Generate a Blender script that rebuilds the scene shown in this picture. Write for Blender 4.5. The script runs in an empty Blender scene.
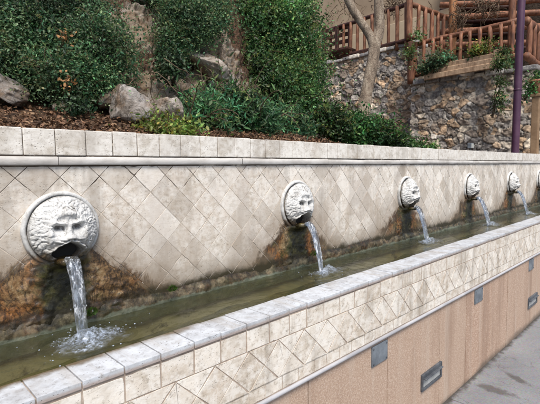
import bpy, bmesh, math, random
import numpy as np
from mathutils import Matrix, Vector

rng = np.random.default_rng(7)
random.seed(7)
S = bpy.context.scene
COL = S.collection

# ------------------------------------------------------------------ camera model
FPX, YAW, PITCH, ROLL, EYE = 424.87, 0.79637, 0.07888, -0.01261, 1.6
_f = np.array([math.cos(YAW)*math.cos(PITCH), math.sin(YAW)*math.cos(PITCH), -math.sin(PITCH)])
_r = np.array([math.sin(YAW), -math.cos(YAW), 0.0])
_u = np.cross(_r, _f)
CR = _r*math.cos(ROLL) + _u*math.sin(ROLL)
CU = -_r*math.sin(ROLL) + _u*math.cos(ROLL)

def at(px, py, depth):
    """world point seen at a photo pixel, at a distance along the view axis"""
    d = _f + CR*(px-270)/FPX + CU*(202-py)/FPX
    return d*depth + np.array([0, 0, EYE])

# ------------------------------------------------------------------ noise
def _hash(i, j, k, seed):
    n = (i*374761393 + j*668265263 + k*2147483647 + seed*974634533) & 0xffffffff
    n = ((n ^ (n >> 13))*1274126177) & 0xffffffff
    n = ((n ^ (n >> 16))*2246822519) & 0xffffffff
    return ((n ^ (n >> 15)) & 0xffffff)/float(0xffffff)

def vnoise(x, y, z=0.0, seed=0):
    x, y, z = np.broadcast_arrays(np.asarray(x, float), np.asarray(y, float), np.asarray(z, float))
    xi, yi, zi = np.floor(x).astype(np.int64), np.floor(y).astype(np.int64), np.floor(z).astype(np.int64)
    fx, fy, fz = x-xi, y-yi, z-zi
    fx, fy, fz = fx*fx*(3-2*fx), fy*fy*(3-2*fy), fz*fz*(3-2*fz)
    r = 0
    for a in (0, 1):
        for b in (0, 1):
            for c in (0, 1):
                w = (fx if a else 1-fx)*(fy if b else 1-fy)*(fz if c else 1-fz)
                r = r + w*_hash(xi+a, yi+b, zi+c, seed)
    return r*2-1

def fbm(x, y, z=0.0, oct=4, seed=0):
    r, a = 0, 0.5
    x, y, z = np.asarray(x, float), np.asarray(y, float), np.asarray(z, float)
    for o in range(oct):
        r = r + a*vnoise(x*2**o, y*2**o, z*2**o, seed+o)
        a *= 0.5
    return r

def sstep(a, b, x):
    t = np.clip((x-a)/(b-a), 0, 1)
    return t*t*(3-2*t)

def voro(s, t, seed=0, jit=1.0):
    """F1, F2 distance and cell hash of a jittered grid"""
    si, ti = np.floor(s).astype(np.int64), np.floor(t).astype(np.int64)
    f1 = np.full(s.shape, 9.0); f2 = np.full(s.shape, 9.0); ida = np.zeros(s.shape); idb = np.zeros(s.shape)
    for a in (-1, 0, 1):
        for b in (-1, 0, 1):
            ci, cj = si+a, ti+b
            px = ci+0.5+jit*(_hash(ci, cj, 0*ci, seed)-0.5)
            py = cj+0.5+jit*(_hash(ci, cj, 0*ci+1, seed)-0.5)
            w = 0.65+0.7*_hash(ci, cj, 0*ci+4, seed)
            d = np.hypot(s-px, t-py)/w
            h1 = _hash(ci, cj, 0*ci+2, seed); h2 = _hash(ci, cj, 0*ci+3, seed)
            closer = d < f1
            f2 = np.where(closer, f1, np.minimum(f2, d))
            ida = np.where(closer, h1, ida); idb = np.where(closer, h2, idb)
            f1 = np.where(closer, d, f1)
    return f1, f2, ida, idb

# ------------------------------------------------------------------ mesh helpers
def tag(o, label=None, cat=None, group=None, kind=None):
    if label: o['label'] = label
    if cat: o['category'] = cat
    if group: o['group'] = group
    if kind: o['kind'] = kind
    return o

def empty(name, loc, label, cat, group=None):
    o = bpy.data.objects.new(name, None)
    COL.objects.link(o)
    o.empty_display_size = 0.1
    o.location = Vector([float(c) for c in loc])
    return tag(o, label, cat, group)

def build(name, V, F, mat, parent=None, smooth=True, attrs=None):
    """V world coordinates (n,3), F (m,k) int array or list of index lists"""
    V = np.asarray(V, float).copy()
    if parent is not None:
        q = parent; off = np.zeros(3)
        while q is not None:
            off += np.array(q.location); q = q.parent
        V -= off
    me = bpy.data.meshes.new(name)
    if isinstance(F, np.ndarray):
        m, k = F.shape
        me.vertices.add(len(V)); me.vertices.foreach_set('co', V.ravel())
        me.loops.add(m*k); me.loops.foreach_set('vertex_index', F.ravel().astype(np.int32))
        me.polygons.add(m)
        me.polygons.foreach_set('loop_start', (np.arange(m)*k).astype(np.int32))
        me.update(calc_edges=True)
    else:
        me.from_pydata(V.tolist(), [], [list(map(int, f)) for f in F]); me.update()
    if smooth:
        me.polygons.foreach_set('use_smooth', np.ones(len(me.polygons), bool))
    for an, av in (attrs or {}).items():
        av = np.asarray(av, float)
        a = me.attributes.new(an, 'FLOAT_COLOR', 'POINT')
        if av.ndim == 1: av = np.stack([av, av, av], 1)
        a.data.foreach_set('color', np.concatenate([av, np.ones((len(av), 1))], 1).ravel())
    me.validate()
    me.materials.append(mat)
    o = bpy.data.objects.new(name, me)
    COL.objects.link(o)
    if parent is not None: o.parent = parent
    return o

def grid_faces(nu, nv):
    i = np.arange((nu-1)*(nv-1)); a = i//(nv-1); b = i % (nv-1)
    p = a*nv+b
    return np.stack([p, p+nv, p+nv+1, p+1], 1)

class MB:
    """collects shapes into one mesh"""
    def __init__(s): s.V = []; s.F = []; s.C = []; s.n = 0
    def add(s, V, F, c=None):
        V = np.asarray(V, float)
        s.V.append(V); s.F += [[int(i)+s.n for i in f] for f in F]; s.n += len(V)
        s.C.append(np.tile(np.array(c if c is not None else (.5, .5, .5), float), (len(V), 1)))
    def box(s, lo, hi, bev=0.0, c=None):
        lo, hi = np.array(lo, float), np.array(hi, float)
        bm = bmesh.new(); bmesh.ops.create_cube(bm, size=1.0)
        for v in bm.verts: v.co = Vector((lo+hi)/2+np.array(v.co)*(hi-lo))
        if bev > 0: bmesh.ops.bevel(bm, geom=bm.edges[:], offset=bev, segments=2, affect='EDGES', profile=0.6)
        bm.verts.index_update()
        s.add([v.co[:] for v in bm.verts], [[v.index for v in f.verts] for f in bm.faces], c); bm.free()
    def beam(s, p, q, w, h, bev=0.006, c=None, up=(0, 0, 1)):
        p, q = np.array(p, float), np.array(q, float)
        d = q-p; L = np.linalg.norm(d); d = d/L
        upv = np.array(up, float)
        sx = np.cross(d, upv); sx /= np.linalg.norm(sx); sz = np.cross(sx, d)
        bm = bmesh.new(); bmesh.ops.create_cube(bm, size=1.0)
        for v in bm.verts: v.co = Vector((v.co.x*L, v.co.y*w, v.co.z*h))
        if bev > 0: bmesh.ops.bevel(bm, geom=bm.edges[:], offset=bev, segments=1, affect='EDGES')
        bm.verts.index_update()
        V = [(p+q)/2+d*v.co.x+sx*v.co.y+sz*v.co.z for v in bm.verts]
        s.add(V, [[v.index for v in f.verts] for f in bm.faces], c); bm.free()
    def tube(s, pts, rad, n=10, wob=0.0, seed=0, caps=True, c=None):
        P = np.array(pts, float); m = len(P)
        R = np.full(m, rad, float) if np.isscalar(rad) else np.array(rad, float)
        T = np.gradient(P, axis=0); T /= np.linalg.norm(T, axis=1)[:, None]+1e-12
        ref = np.array([0.31, 0.52, 0.79]) if abs(T[0, 2]) < 0.9 else np.array([1.0, 0.1, 0])
        X = np.cross(T[0], ref); X /= np.linalg.norm(X)
        V = []
        for i in range(m):
            X = X-T[i]*(X@T[i]); X /= np.linalg.norm(X); Y = np.cross(T[i], X)
            for k in range(n):
                a = 2*math.pi*k/n
                r = R[i]
                if wob: r *= 1+wob*float(fbm(math.cos(a)*1.3+seed*7, math.sin(a)*1.3, i*0.6+seed, 3, seed))
                V.append(P[i]+X*r*math.cos(a)+Y*r*math.sin(a))
        F = [[i*n+k, i*n+(k+1) % n, (i+1)*n+(k+1) % n, (i+1)*n+k] for i in range(m-1) for k in range(n)]
        if caps: F += [list(range(n))[::-1], [(m-1)*n+k for k in range(n)]]
        s.add(V, F, c)
    def build(s, name, mat, parent=None, smooth=False):
        return build(name, np.concatenate(s.V), s.F, mat, parent, smooth, {'col': np.concatenate(s.C)})

# ------------------------------------------------------------------ materials
class NT:
    def __init__(s, name):
        s.m = bpy.data.materials.new(name); s.m.use_nodes = True
        s.t = s.m.node_tree; s.t.nodes.clear()
        s.out = s.t.nodes.new('ShaderNodeOutputMaterial')
    def n(s, typ, **kw):
        nd = s.t.nodes.new('ShaderNode'+typ)
        for k, v in kw.items(): setattr(nd, k, v)
        return nd
    def link(s, a, b): s.t.links.new(a, b)
    def put(s, sock, v):
        if isinstance(v, bpy.types.NodeSocket): s.link(v, sock)
        elif v is not None:
            if hasattr(sock, 'default_value'):
                try: sock.default_value = v
                except Exception: sock.default_value = (*v, 1)
    def pos(s): return s.n('NewGeometry').outputs['Position']
    def objc(s): return s.n('TexCoord').outputs['Object']
    def xyz(s, v):
        nd = s.n('SeparateXYZ'); s.link(v, nd.inputs[0]); return nd.outputs
    def math(s, op, a, b=None, c=None, clamp=False):
        nd = s.n('Math', operation=op); nd.use_clamp = clamp
        s.put(nd.inputs[0], a)
        if b is not None: s.put(nd.inputs[1], b)
        if c is not None: s.put(nd.inputs[2], c)
        return nd.outputs[0]
    def mapr(s, v, a, b, c=0.0, d=1.0, smooth=True):
        nd = s.n('MapRange'); nd.interpolation_type = 'SMOOTHSTEP' if smooth else 'LINEAR'
        s.put(nd.inputs[0], v)
        for i, q in enumerate((a, b, c, d)): s.put(nd.inputs[i+1], q)
        return nd.outputs[0]
    def scale(s, v, sc):
        nd = s.n('Mapping'); s.link(v, nd.inputs['Vector']); nd.inputs['Scale'].default_value = sc
        return nd.outputs[0]
    def noise(s, v, scale, detail=4.0, rough=0.55, dist=0.0, col=False):
        nd = s.n('TexNoise'); s.link(v, nd.inputs['Vector'])
        nd.inputs['Scale'].default_value = scale; nd.inputs['Detail'].default_value = detail
        nd.inputs['Roughness'].default_value = rough; nd.inputs['Distortion'].default_value = dist
        return nd.outputs['Color' if col else 'Fac']
    def voro(s, v, scale, feature='F1', out='Distance'):
        nd = s.n('TexVoronoi', feature=feature); s.link(v, nd.inputs['Vector'])
        nd.inputs['Scale'].default_value = scale
        return nd.outputs[out]
    def mix(s, f, a, b, blend='MIX'):
        nd = s.n('Mix', data_type='RGBA', blend_type=blend)
        s.put(nd.inputs[0], f)
        for i, q in ((6, a), (7, b)):
            if isinstance(q, bpy.types.NodeSocket): s.link(q, nd.inputs[i])
            else: nd.inputs[i].default_value = (*q, 1)
        return nd.outputs[2]
    def ramp(s, f, stops):
        nd = s.n('ValToRGB'); s.put(nd.inputs[0], f)
        e = nd.color_ramp.elements
        while len(e) < len(stops): e.new(0.5)
        for el, (p, c) in zip(e, stops): el.position = p; el.color = (*c, 1)
        return nd.outputs[0]
    def attr(s, name, out='Color'):
        nd = s.n('Attribute', attribute_name=name); return nd.outputs[out]
    def bump(s, h, strength=0.5, dist=0.01, nrm=None):
        nd = s.n('Bump'); nd.inputs['Strength'].default_value = strength; nd.inputs['Distance'].default_value = dist
        s.link(h, nd.inputs['Height'])
        if nrm is not None: s.link(nrm, nd.inputs['Normal'])
        return nd.outputs[0]
    def principled(s, base, rough=0.6, nrm=None, spec=0.4, **kw):
        b = s.n('BsdfPrincipled')
        s.put(b.inputs['Base Color'], base if isinstance(base, bpy.types.NodeSocket) else (*base, 1))
        s.put(b.inputs['Roughness'], rough)
        b.inputs['Specular IOR Level'].default_value = spec
        if nrm is not None: s.link(nrm, b.inputs['Normal'])
        for k, v in kw.items(): s.put(b.inputs[k], v)
        s.link(b.outputs[0], s.out.inputs[0]); return b

# geometry of the fountain
YB, YF, YI = 1.732, 1.164, 1.296          # back wall face, trough outer face, trough inner face
ZW, ZR, ZP, ZPT = 0.987, 1.027, 0.685, 1.652   # water, rim top, lower pipe, upper pipe
HX0, HS, HZ = 0.563, 1.355, 1.378           # lion heads
X0, X1 = -1.6, 10.2
NH = 7
HEADW = [0.56, 0.36, 0.36, 0.36, 0.36, 0.36, 0.36]

def brown_ramp(N, p):
    n1 = N.noise(p, 7, 9, 0.70, 1.0); n2 = N.noise(p, 46, 7, 0.75, .4); n3 = N.noise(N.scale(p, (1, 1, .5)), 15, 8, .72, 1.4)
    f = N.math('ADD', N.math('MULTIPLY', n1, 0.60), N.math('MULTIPLY', n2, 0.40))
    c = N.ramp(f, [(0.38, (.018, .013, .008)), (0.46, (.075, .045, .022)), (0.51, (.165, .095, .042)),
                   (0.55, (.235, .145, .066)), (0.60, (.31, .225, .125)), (0.67, (.46, .38, .26))])
    c = N.mix(N.mapr(N.noise(p, 4.3, 5, .6), .47, .58, 0, .75), c, N.mix(N.mapr(n2, .4, .6), (.12, .048, .014), (.36, .145, .04)))
    c = N.mix(N.mapr(N.noise(p, 6.1, 6, .65), .54, .64, 0, .65), c, N.mix(N.mapr(n2, .4, .6), (.03, .032, .012), (.13, .125, .05)))
    vein = N.math('ABSOLUTE', N.math('SUBTRACT', n3, .5))
    c = N.mix(N.mapr(vein, .0, .045, .85, 0), c, (.016, .012, .009))
    return c, f

def travertine(name, light, dark, stain=False, grime=0.5, pits=1.0, rim=False, warm=(.40, .335, .25), pale=(.84, .815, .765)):
    N = NT(name); p = N.pos(); x, y, z = N.xyz(p)
    tc = N.xyz(N.attr('col'))
    base = N.mix(tc[0], dark, light)
    # mottling
    m1 = N.noise(p, 7, 6, 0.62, 0.3); m2 = N.noise(p, 26, 6, 0.7)
    base = N.mix(N.mapr(m1, .42, .72), base, N.mix(0.5, base, warm))
    base = N.mix(N.mapr(m2, .38, .60, .6, 0), base, pale)
    m3 = N.noise(p, 52, 7, .75, .4)
    base = N.mix(N.mapr(m3, .53, .68, 0, .55), base, N.mix(.62, warm, (.10, .085, .07)))
    # travertine veins inside each tile, direction from the tile's own hash
    cx = N.n('CombineXYZ'); N.link(N.math('ADD', N.math('MULTIPLY', x, 14), N.math('MULTIPLY', tc[1], 50)), cx.inputs[0])
    N.link(N.math('MULTIPLY', z, 46), cx.inputs[1]); N.link(N.math('MULTIPLY', tc[2], 30), cx.inputs[2])
    vein = N.noise(cx.outputs[0], 1.0, 5, 0.6, 0.8)
    base = N.mix(N.mapr(vein, .50, .72, 0, .42), base, (.36, .30, .23))
    # pits
    pv = N.scale(p, (1, 1, 1.7))
    pw = N.noise(p, 40, 3); 
    vd = N.voro(pv, 95); pitmask = N.mapr(N.noise(p, 17, 4, .6), .43, .60)
    pit = N.math('MULTIPLY', N.mapr(N.math('ADD', vd, N.math('MULTIPLY', pw, .25)), .22, .36, 1, 0), pitmask)
    pit = N.math('MULTIPLY', pit, pits)
    base = N.mix(N.math('MULTIPLY', pit, .8), base, (.16, .13, .10))
    # vertical weather streaks
    sv = N.scale(p, (1, 1, .12))
    st = N.noise(sv, 11, 5, .6, .4); st2 = N.noise(p, 3.1, 4, .6)
    sm = N.math('MULTIPLY', N.mapr(st, .44, .64), N.mapr(st2, .36, .58))
    base = N.mix(N.math('MULTIPLY', sm, grime), base, (.25, .21, .165))
    rough = 0.62
    if stain:
        # dark runs high on the wall below the moulding
        tm = N.math('MULTIPLY', N.mapr(N.noise(N.scale(p, (1, 1, .3)), 5, 5, .65), .50, .68), N.mapr(z, 1.3, 1.62))
        base = N.mix(N.math('MULTIPLY', tm, .5), base, (.19, .165, .14))
        # broad grey weathering that takes whole groups of tiles
        gw = N.noise(N.scale(p, (1.0, 1, .55)), 3.4, 6, .62, .8)
        base = N.mix(N.mapr(gw, .47, .66, 0, .62), base, N.mix(tc[2], (.40, .355, .31), (.54, .475, .415)))
        base = N.mix(N.math('MULTIPLY', N.mapr(tc[1], .74, .80), .35), base, (.36, .30, .235))
        fl = N.math('MULTIPLY', N.mapr(N.noise(N.scale(p, (1, 1, .22)), 7.5, 6, .62, .3), .46, .64), N.math('MULTIPLY', N.mapr(z, 1.02, 1.12), N.mapr(z, 1.50, 1.25)))
        base = N.mix(N.math('MULTIPLY', fl, .55), base, (.40, .325, .25))
        base = N.mix(N.math('MULTIPLY', N.mapr(tc[2], .80, .86), .28), base, (.84, .80, .74))
        # mineral stain triangles under every spout
        xm = N.math('ABSOLUTE', N.math('SUBTRACT', N.math('MODULO', N.math('ADD', x, 10*HS-HX0+HS/2), HS), HS/2))
        first = N.mapr(x, HX0+.75, HX0+.80, 1, 0)
        dz = N.math('DIVIDE', N.math('SUBTRACT', 1.335, z), 0.33)
        wb = N.math('ADD', N.math('ADD', .34, N.math('MULTIPLY', N.mapr(N.math('SUBTRACT', N.math('MODULO', N.math('ADD', x, 10*HS-HX0+HS/2), HS), HS/2), -.03, .03, 1, 0), .10)), N.math('MULTIPLY', first, .17))
        w = N.math('ADD', .07, N.math('MULTIPLY', wb, N.math('POWER', N.math('MAXIMUM', dz, 0.0001), 1.1)))
        nn = N.noise(p, 9, 6, .7, .5)
        e = N.math('SUBTRACT', w, xm)
        e = N.math('ADD', e, N.math('MULTIPLY', N.math('SUBTRACT', nn, .5), .42))
        up = N.mapr(dz, -.12, .06)
        haze = N.math('MULTIPLY', N.mapr(e, -.42, .05), N.mapr(dz, -.35, .15)); base = N.mix(N.math('MULTIPLY', haze, .42), base, (.33, .285, .245))
        soft = N.math('MULTIPLY', N.mapr(e, -.20, .06), up)
        hard = N.math('MULTIPLY', N.mapr(e, -.02, .075), up)
        br, bf = brown_ramp(N, p)
        base = N.mix(N.math('MULTIPLY', soft, .6), base, (.25, .18, .115))
        edge = N.math('MULTIPLY', hard, N.mapr(e, .04, .12, 1, 0))
        base = N.mix(hard, base, br)
        base = N.mix(N.math('MULTIPLY', edge, .7), base, (.035, .022, .013))
        # tide line of moss and grime
        tn = N.math('ADD', z, N.math('MULTIPLY', N.math('SUBTRACT', N.noise(p, 7, 6, .7), .5), .10))
        tide = N.mapr(tn, 1.045, 1.09, 1, 0); tide2 = N.mapr(tn, 1.05, 1.18, .55, 0)
        base = N.mix(tide2, base, (.22, .175, .125))
        base = N.mix(tide, base, (.045, .038, .022))
        wet = N.math('MAXIMUM', hard, tide)
        rough = N.mapr(wet, 0, 1, .62, .33)
    if rim:
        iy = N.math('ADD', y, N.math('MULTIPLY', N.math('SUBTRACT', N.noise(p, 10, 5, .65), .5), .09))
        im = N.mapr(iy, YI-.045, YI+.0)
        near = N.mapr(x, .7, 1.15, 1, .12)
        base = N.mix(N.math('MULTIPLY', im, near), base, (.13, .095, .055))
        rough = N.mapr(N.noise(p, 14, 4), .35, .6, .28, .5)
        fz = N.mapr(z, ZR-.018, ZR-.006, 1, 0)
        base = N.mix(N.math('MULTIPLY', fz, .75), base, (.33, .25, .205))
    h = N.math('SUBTRACT', N.math('MULTIPLY', m2, .35), pit)
    h = N.math('ADD', h, N.math('MULTIPLY', N.noise(p, 130, 3), .25))
    N.principled(base, rough, N.bump(h, .55, .004))
    return N.m

M = {}
M['wall_tile'] = travertine('weathered_travertine', (.83, .775, .70), (.62, .545, .465), stain=True, grime=.50, pits=.8)
M['front_tile'] = travertine('trough_travertine', (.80, .745, .665), (.58, .50, .41), grime=.50, pits=.9)
M['cap_tile'] = travertine('coping_travertine', (.73, .695, .64), (.57, .53, .475), grime=.40, pits=1.15)
M['rim_tile'] = travertine('rim_travertine', (.53, .55, .58), (.42, .44, .47), grime=.45, pits=1.0, rim=True, warm=(.36, .365, .385), pale=(.62, .655, .70))  # bluish reflection of the open sky mixed into the rim colours

def simple(name, a, b, scale=8, rough=.7, bump=.4, bscale=40, bdist=.006, stretch=(1, 1, 1), useattr=False, spec=.4):
    N = NT(name); p = N.pos(); ps = N.scale(p, stretch)
    f = N.noise(ps, scale, 6, .65, .2)
    c = N.mix(N.mapr(f, .32, .68), a, b)
    if useattr: c = N.mix(1.0, c, N.attr('col'), 'MULTIPLY')
    N.principled(c, rough, N.bump(N.noise(ps, bscale, 5, .65), bump, bdist), spec)
    return N.m

M['strip'] = simple('grey_metal_strip', (.30, .30, .32), (.46, .46, .48), 9, .4, .2, 60, .002, (.3, 1, 1))
def mat_grout():
    N = NT('wall_grout'); p = N.pos(); x, y, z = N.xyz(p)
    n = N.noise(p, 6, 6, .7, .5)
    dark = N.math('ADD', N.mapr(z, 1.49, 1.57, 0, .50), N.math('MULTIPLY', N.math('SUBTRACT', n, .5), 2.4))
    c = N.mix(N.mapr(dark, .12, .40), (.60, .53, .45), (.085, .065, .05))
    N.principled(c, .9, N.bump(N.noise(p, 90, 4), .4, .003)); return N.m
M['grout'] = mat_grout()
M['rim_joint'] = simple('rim_mortar', (.30, .235, .19), (.46, .38, .31), 20, .9)
M['core'] = simple('rendered_core', (.35, .31, .26), (.5, .45, .38), 5, .9)
M['pipe'] = simple('worn_pale_moulding', (.40, .375, .345), (.60, .58, .555), 9, .7, .4, 70, .003, (.5, 1, 1))

def mat_deposit():
    N = NT('wet_mineral_deposit'); p = N.pos(); x, y, z = N.xyz(p)
    br, f = brown_ramp(N, p)
    xm = N.math('ABSOLUTE', N.math('SUBTRACT', N.math('MODULO', N.math('ADD', x, 10*HS-HX0+HS/2), HS), HS/2))
    xw = N.math('ADD', xm, N.math('MULTIPLY', N.math('SUBTRACT', N.noise(p, 16, 5, .7), .5), .12))
    ch = N.math('MULTIPLY', N.mapr(xw, .065, .115, 1, 0), N.mapr(z, 1.24, 1.31, 1, 0))
    olive = N.ramp(N.noise(p, 20, 5, .7), [(.35, (.006, .006, .004)), (.48, (.020, .019, .009)), (.60, (.06, .054, .02)), (.72, (.11, .12, .035))])
    c = N.mix(ch, br, olive)
    ge = N.math('MULTIPLY', N.mapr(N.noise(p, 6.5, 5, .7), .52, .64), N.mapr(z, 1.0, 1.22, 1, 0))
    c = N.mix(N.math('MULTIPLY', ge, .7), c, (.05, .065, .018))
    tn = N.math('ADD', z, N.math('MULTIPLY', N.math('SUBTRACT', N.noise(p, 8, 5, .7), .5), .06))
    td = N.mapr(tn, 1.03, 1.075, 1, 0)
    dk = N.ramp(N.noise(p, 24, 6, .7), [(.36, (.012, .011, .007)), (.5, (.05, .042, .024)), (.6, (.12, .10, .06)), (.72, (.30, .26, .18))])
    c = N.mix(N.math('MULTIPLY', td, .8), c, dk)
    tb = N.math('MULTIPLY', N.mapr(tn, 1.025, 1.05), N.mapr(tn, 1.085, 1.06)); c = N.mix(N.math('MULTIPLY', tb, .7), c, (.016, .013, .009))
    lump = N.math('MULTIPLY', N.mapr(N.voro(p, 17), .30, .42, 1, 0), N.mapr(N.noise(p, 5, 3), .50, .58)); c = N.mix(N.math('MULTIPLY', lump, N.mapr(z, 1.05, 1.035, 0, .22)), c, (.36, .28, .17))
    wl = N.mapr(tn, .992, 1.004, 1, 0)
    c = N.mix(N.math('MULTIPLY', wl, .6), c, (.17, .20, .15))
    h = N.math('ADD', N.noise(p, 42, 6, .7), N.math('MULTIPLY', N.voro(p, 60), .5))
    N.principled(c, N.mapr(N.noise(p, 12, 3), .4, .6, .16, .5), N.bump(h, .55, .006), .5)
    return N.m
M['deposit'] = mat_deposit()

def mat_granite():
    N = NT('pink_terrazzo_render'); p = N.pos(); x, y, z = N.xyz(p)
    sp = N.math('ADD', N.math('MULTIPLY', N.noise(p, 120, 5, .8), .7), N.math('MULTIPLY', N.voro(p, 210, 'F1', 'Color'), .3)); n2 = N.noise(p, 2.2, 5, .6)
    c = N.ramp(sp, [(.28, (.19, .12, .09)), (.42, (.38, .245, .175)), (.55, (.49, .345, .255)), (.70, (.74, .62, .53))])
    tc = N.xyz(N.attr('col'))
    c = N.mix(N.math('MULTIPLY', tc[0], .45), c, (.45, .345, .265))
    st = N.noise(N.scale(p, (1, 1, .06)), 7, 5, .65)
    c = N.mix(N.mapr(st, .50, .66, 0, .5), c, (.53, .44, .365))
    c = N.mix(N.mapr(N.noise(N.scale(p, (1, 1, .1)), 4.1, 5, .65), .50, .66, 0, .65), c, (.29, .19, .135))
    c = N.mix(N.mapr(N.math('ADD', z, N.math('MULTIPLY', n2, .16)), .07, .13, .7, 0), c, (.10, .085, .07))
    N.principled(c, .7, N.bump(sp, .5, .004)); return N.m
M['granite'] = mat_granite()

def mat_ground():
    N = NT('damp_concrete_paving'); p = N.pos(); x, y, z = N.xyz(p)
    n1 = N.noise(p, 1.3, 6, .65); n2 = N.noise(p, 60, 4, .7); n3 = N.noise(p, 7, 6, .7)
    c = N.ramp(n1, [(.3, (.165, .168, .18)), (.5, (.22, .224, .235)), (.7, (.29, .29, .30))])
    c = N.mix(N.mapr(n2, .35, .65, .35, 0), c, (.16, .16, .165))
    c = N.mix(N.mapr(n3, .55, .75, 0, .45), c, (.20, .19, .18))
    
    # damp dirty patches where water runs off, and a line of dirt plus painted contact shade along the plinth
    def patch(cx, cy, ang, rx, ry):
        dx = N.math('SUBTRACT', x, cx); dy = N.math('SUBTRACT', y, cy)
        u = N.math('ADD', N.math('MULTIPLY', dx, math.cos(ang)), N.math('MULTIPLY', dy, math.sin(ang)))
        v = N.math('SUBTRACT', N.math('MULTIPLY', dy, math.cos(ang)), N.math('MULTIPLY', dx, math.sin(ang)))
        d = N.math('SQRT', N.math('ADD', N.math('POWER', N.math('DIVIDE', u, rx), 2), N.math('POWER', N.math('DIVIDE', v, ry), 2)))
        k = N.noise(p, 5.5, 8, .75, .6)
        return N.mapr(N.math('ADD', d, N.math('MULTIPLY', N.math('SUBTRACT', k, .5), 3.2)), .55, 1.25, 1, 0)
    for q in PATCHES:
        c = N.mix(N.math('MULTIPLY', patch(*q), .75), c, (.075, .065, .058))
    # grit, scattered stains, slab joints and a hairline crack
    grit = N.voro(p, 140, 'F1', 'Color')
    c = N.mix(.16, c, grit, 'OVERLAY')
    c = N.mix(N.mapr(N.noise(p, 3.2, 7, .75, .5), .56, .68, 0, .55), c, (.115, .11, .108))
    jx = N.math('ABSOLUTE', N.math('SUBTRACT', N.math('FRACT', N.math('DIVIDE', N.math('ADD', x, N.math('MULTIPLY', n3, .012)), 1.9)), .5))
    c = N.mix(N.mapr(jx, .0, .0035, .85, 0), c, (.06, .055, .05))
    ck = N.math('ABSOLUTE', N.math('SUBTRACT', N.noise(p, 1.1, 6, .6, .4), .5))
    c = N.mix(N.mapr(ck, .0, .0035, .55, 0), c, (.07, .065, .06))
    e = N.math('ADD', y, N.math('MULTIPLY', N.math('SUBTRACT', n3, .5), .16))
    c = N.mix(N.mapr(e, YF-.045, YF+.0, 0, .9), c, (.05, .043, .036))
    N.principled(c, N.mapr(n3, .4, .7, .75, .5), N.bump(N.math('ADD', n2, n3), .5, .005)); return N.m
def gpt(px, py):
    d = _f + CR*(px-270)/FPX + CU*(202-py)/FPX
    return d*(-EYE/d[2])
_p1, _p2 = gpt(478, 384), gpt(521, 399)
_q1, _q2 = gpt(505, 372), gpt(530, 386)
PATCHES = []
for a_, b_, ry_ in ((_p1, _p2, .05), (_q1, _q2, .035)):
    m_ = (a_+b_)/2; d_ = b_-a_
    PATCHES.append((m_[0], m_[1], math.atan2(d_[1], d_[0]), np.linalg.norm(d_)/2*1.1, ry_))
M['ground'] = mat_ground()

def mat_leaf(name, rough=.5, trans=.25):
    N = NT(name); c = N.attr('col')
    b = N.n('BsdfPrincipled'); N.link(c, b.inputs['Base Color']); b.inputs['Roughness'].default_value = rough
    b.inputs['Specular IOR Level'].default_value = .45
    t = N.n('BsdfTranslucent'); N.link(c, t.inputs[0])
    mx = N.n('MixShader'); mx.inputs[0].default_value = trans
    N.link(b.outputs[0], mx.inputs[1]); N.link(t.outputs[0], mx.inputs[2]); N.link(mx.outputs[0], N.out.inputs[0])
    return N.m
M['leaf'] = mat_leaf('living_leaves', .5, .38); M['dryleaf'] = mat_leaf('dry_leaves', .75, .1)

def mat_hill():
    N = NT('rocky_hillside'); p = N.pos()
    n1 = N.noise(p, 1.6, 7, .65, .3); n2 = N.noise(p, 9, 7, .7, .4); n3 = N.noise(p, 40, 5, .7)
    rock = N.ramp(n2, [(.33, (.055, .042, .03)), (.45, (.19, .14, .10)), (.55, (.33, .27, .21)), (.7, (.50, .45, .38))])
    soil = N.ramp(n2, [(.35, (.018, .011, .007)), (.5, (.075, .042, .024)), (.65, (.16, .09, .05))])
    k = N.attr('col')
    f = N.math('ADD', N.xyz(k)[0], N.math('MULTIPLY', N.math('SUBTRACT', n1, .5), 1.6))
    c = N.mix(N.mapr(f, .42, .6), soil, rock)
    N.principled(c, .9, N.bump(N.math('ADD', n2, N.math('MULTIPLY', n3, .5)), .9, .03)); return N.m
M['hill'] = mat_hill()

def mat_rock():
    N = NT('pale_limestone'); p = N.pos(); c0 = N.attr('col')
    n1 = N.noise(p, 5, 7, .68, .5); n2 = N.noise(p, 28, 6, .7)
    c = N.ramp(n1, [(.32, (.05, .04, .03)), (.43, (.20, .17, .14)), (.55, (.37, .34, .31)), (.7, (.58, .555, .52))])
    c = N.mix(N.mapr(N.noise(p, 4.1, 7, .7), .48, .62, 0, .75), c, (.20, .125, .07))
    c = N.mix(1.0, c, c0, 'MULTIPLY')
    cr = N.math('ABSOLUTE', N.math('SUBTRACT', N.noise(N.scale(p, (1, 1, .7)), 4.5, 5, .6, .8), .5))
    c = N.mix(N.mapr(cr, .0, .022, .75, 0), c, (.05, .04, .03))
    N.principled(c, .88, N.bump(N.math('ADD', n2, N.math('MULTIPLY', n1, 1.5)), .9, .02)); return N.m
M['rock'] = mat_rock()

def mat_rubble():
    N = NT('rubble_stonework'); p = N.pos(); c0 = N.attr('col')
    n1 = N.noise(p, 14, 7, .7, .4); n2 = N.noise(p, 60, 5, .7)
    c = N.mix(1.0, c0, N.ramp(n1, [(.34, (.62, .62, .63)), (.5, (1.22, 1.2, 1.17)), (.66, (1.85, 1.8, 1.7))]), 'MULTIPLY')
    c = N.mix(N.mapr(n2, .3, .5, .35, 0), c, (.03, .03, .03))
    N.principled(c, .82, N.bump(N.math('ADD', n1, N.math('MULTIPLY', n2, .5)), .8, .02)); return N.m
M['rubble'] = mat_rubble()

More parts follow.
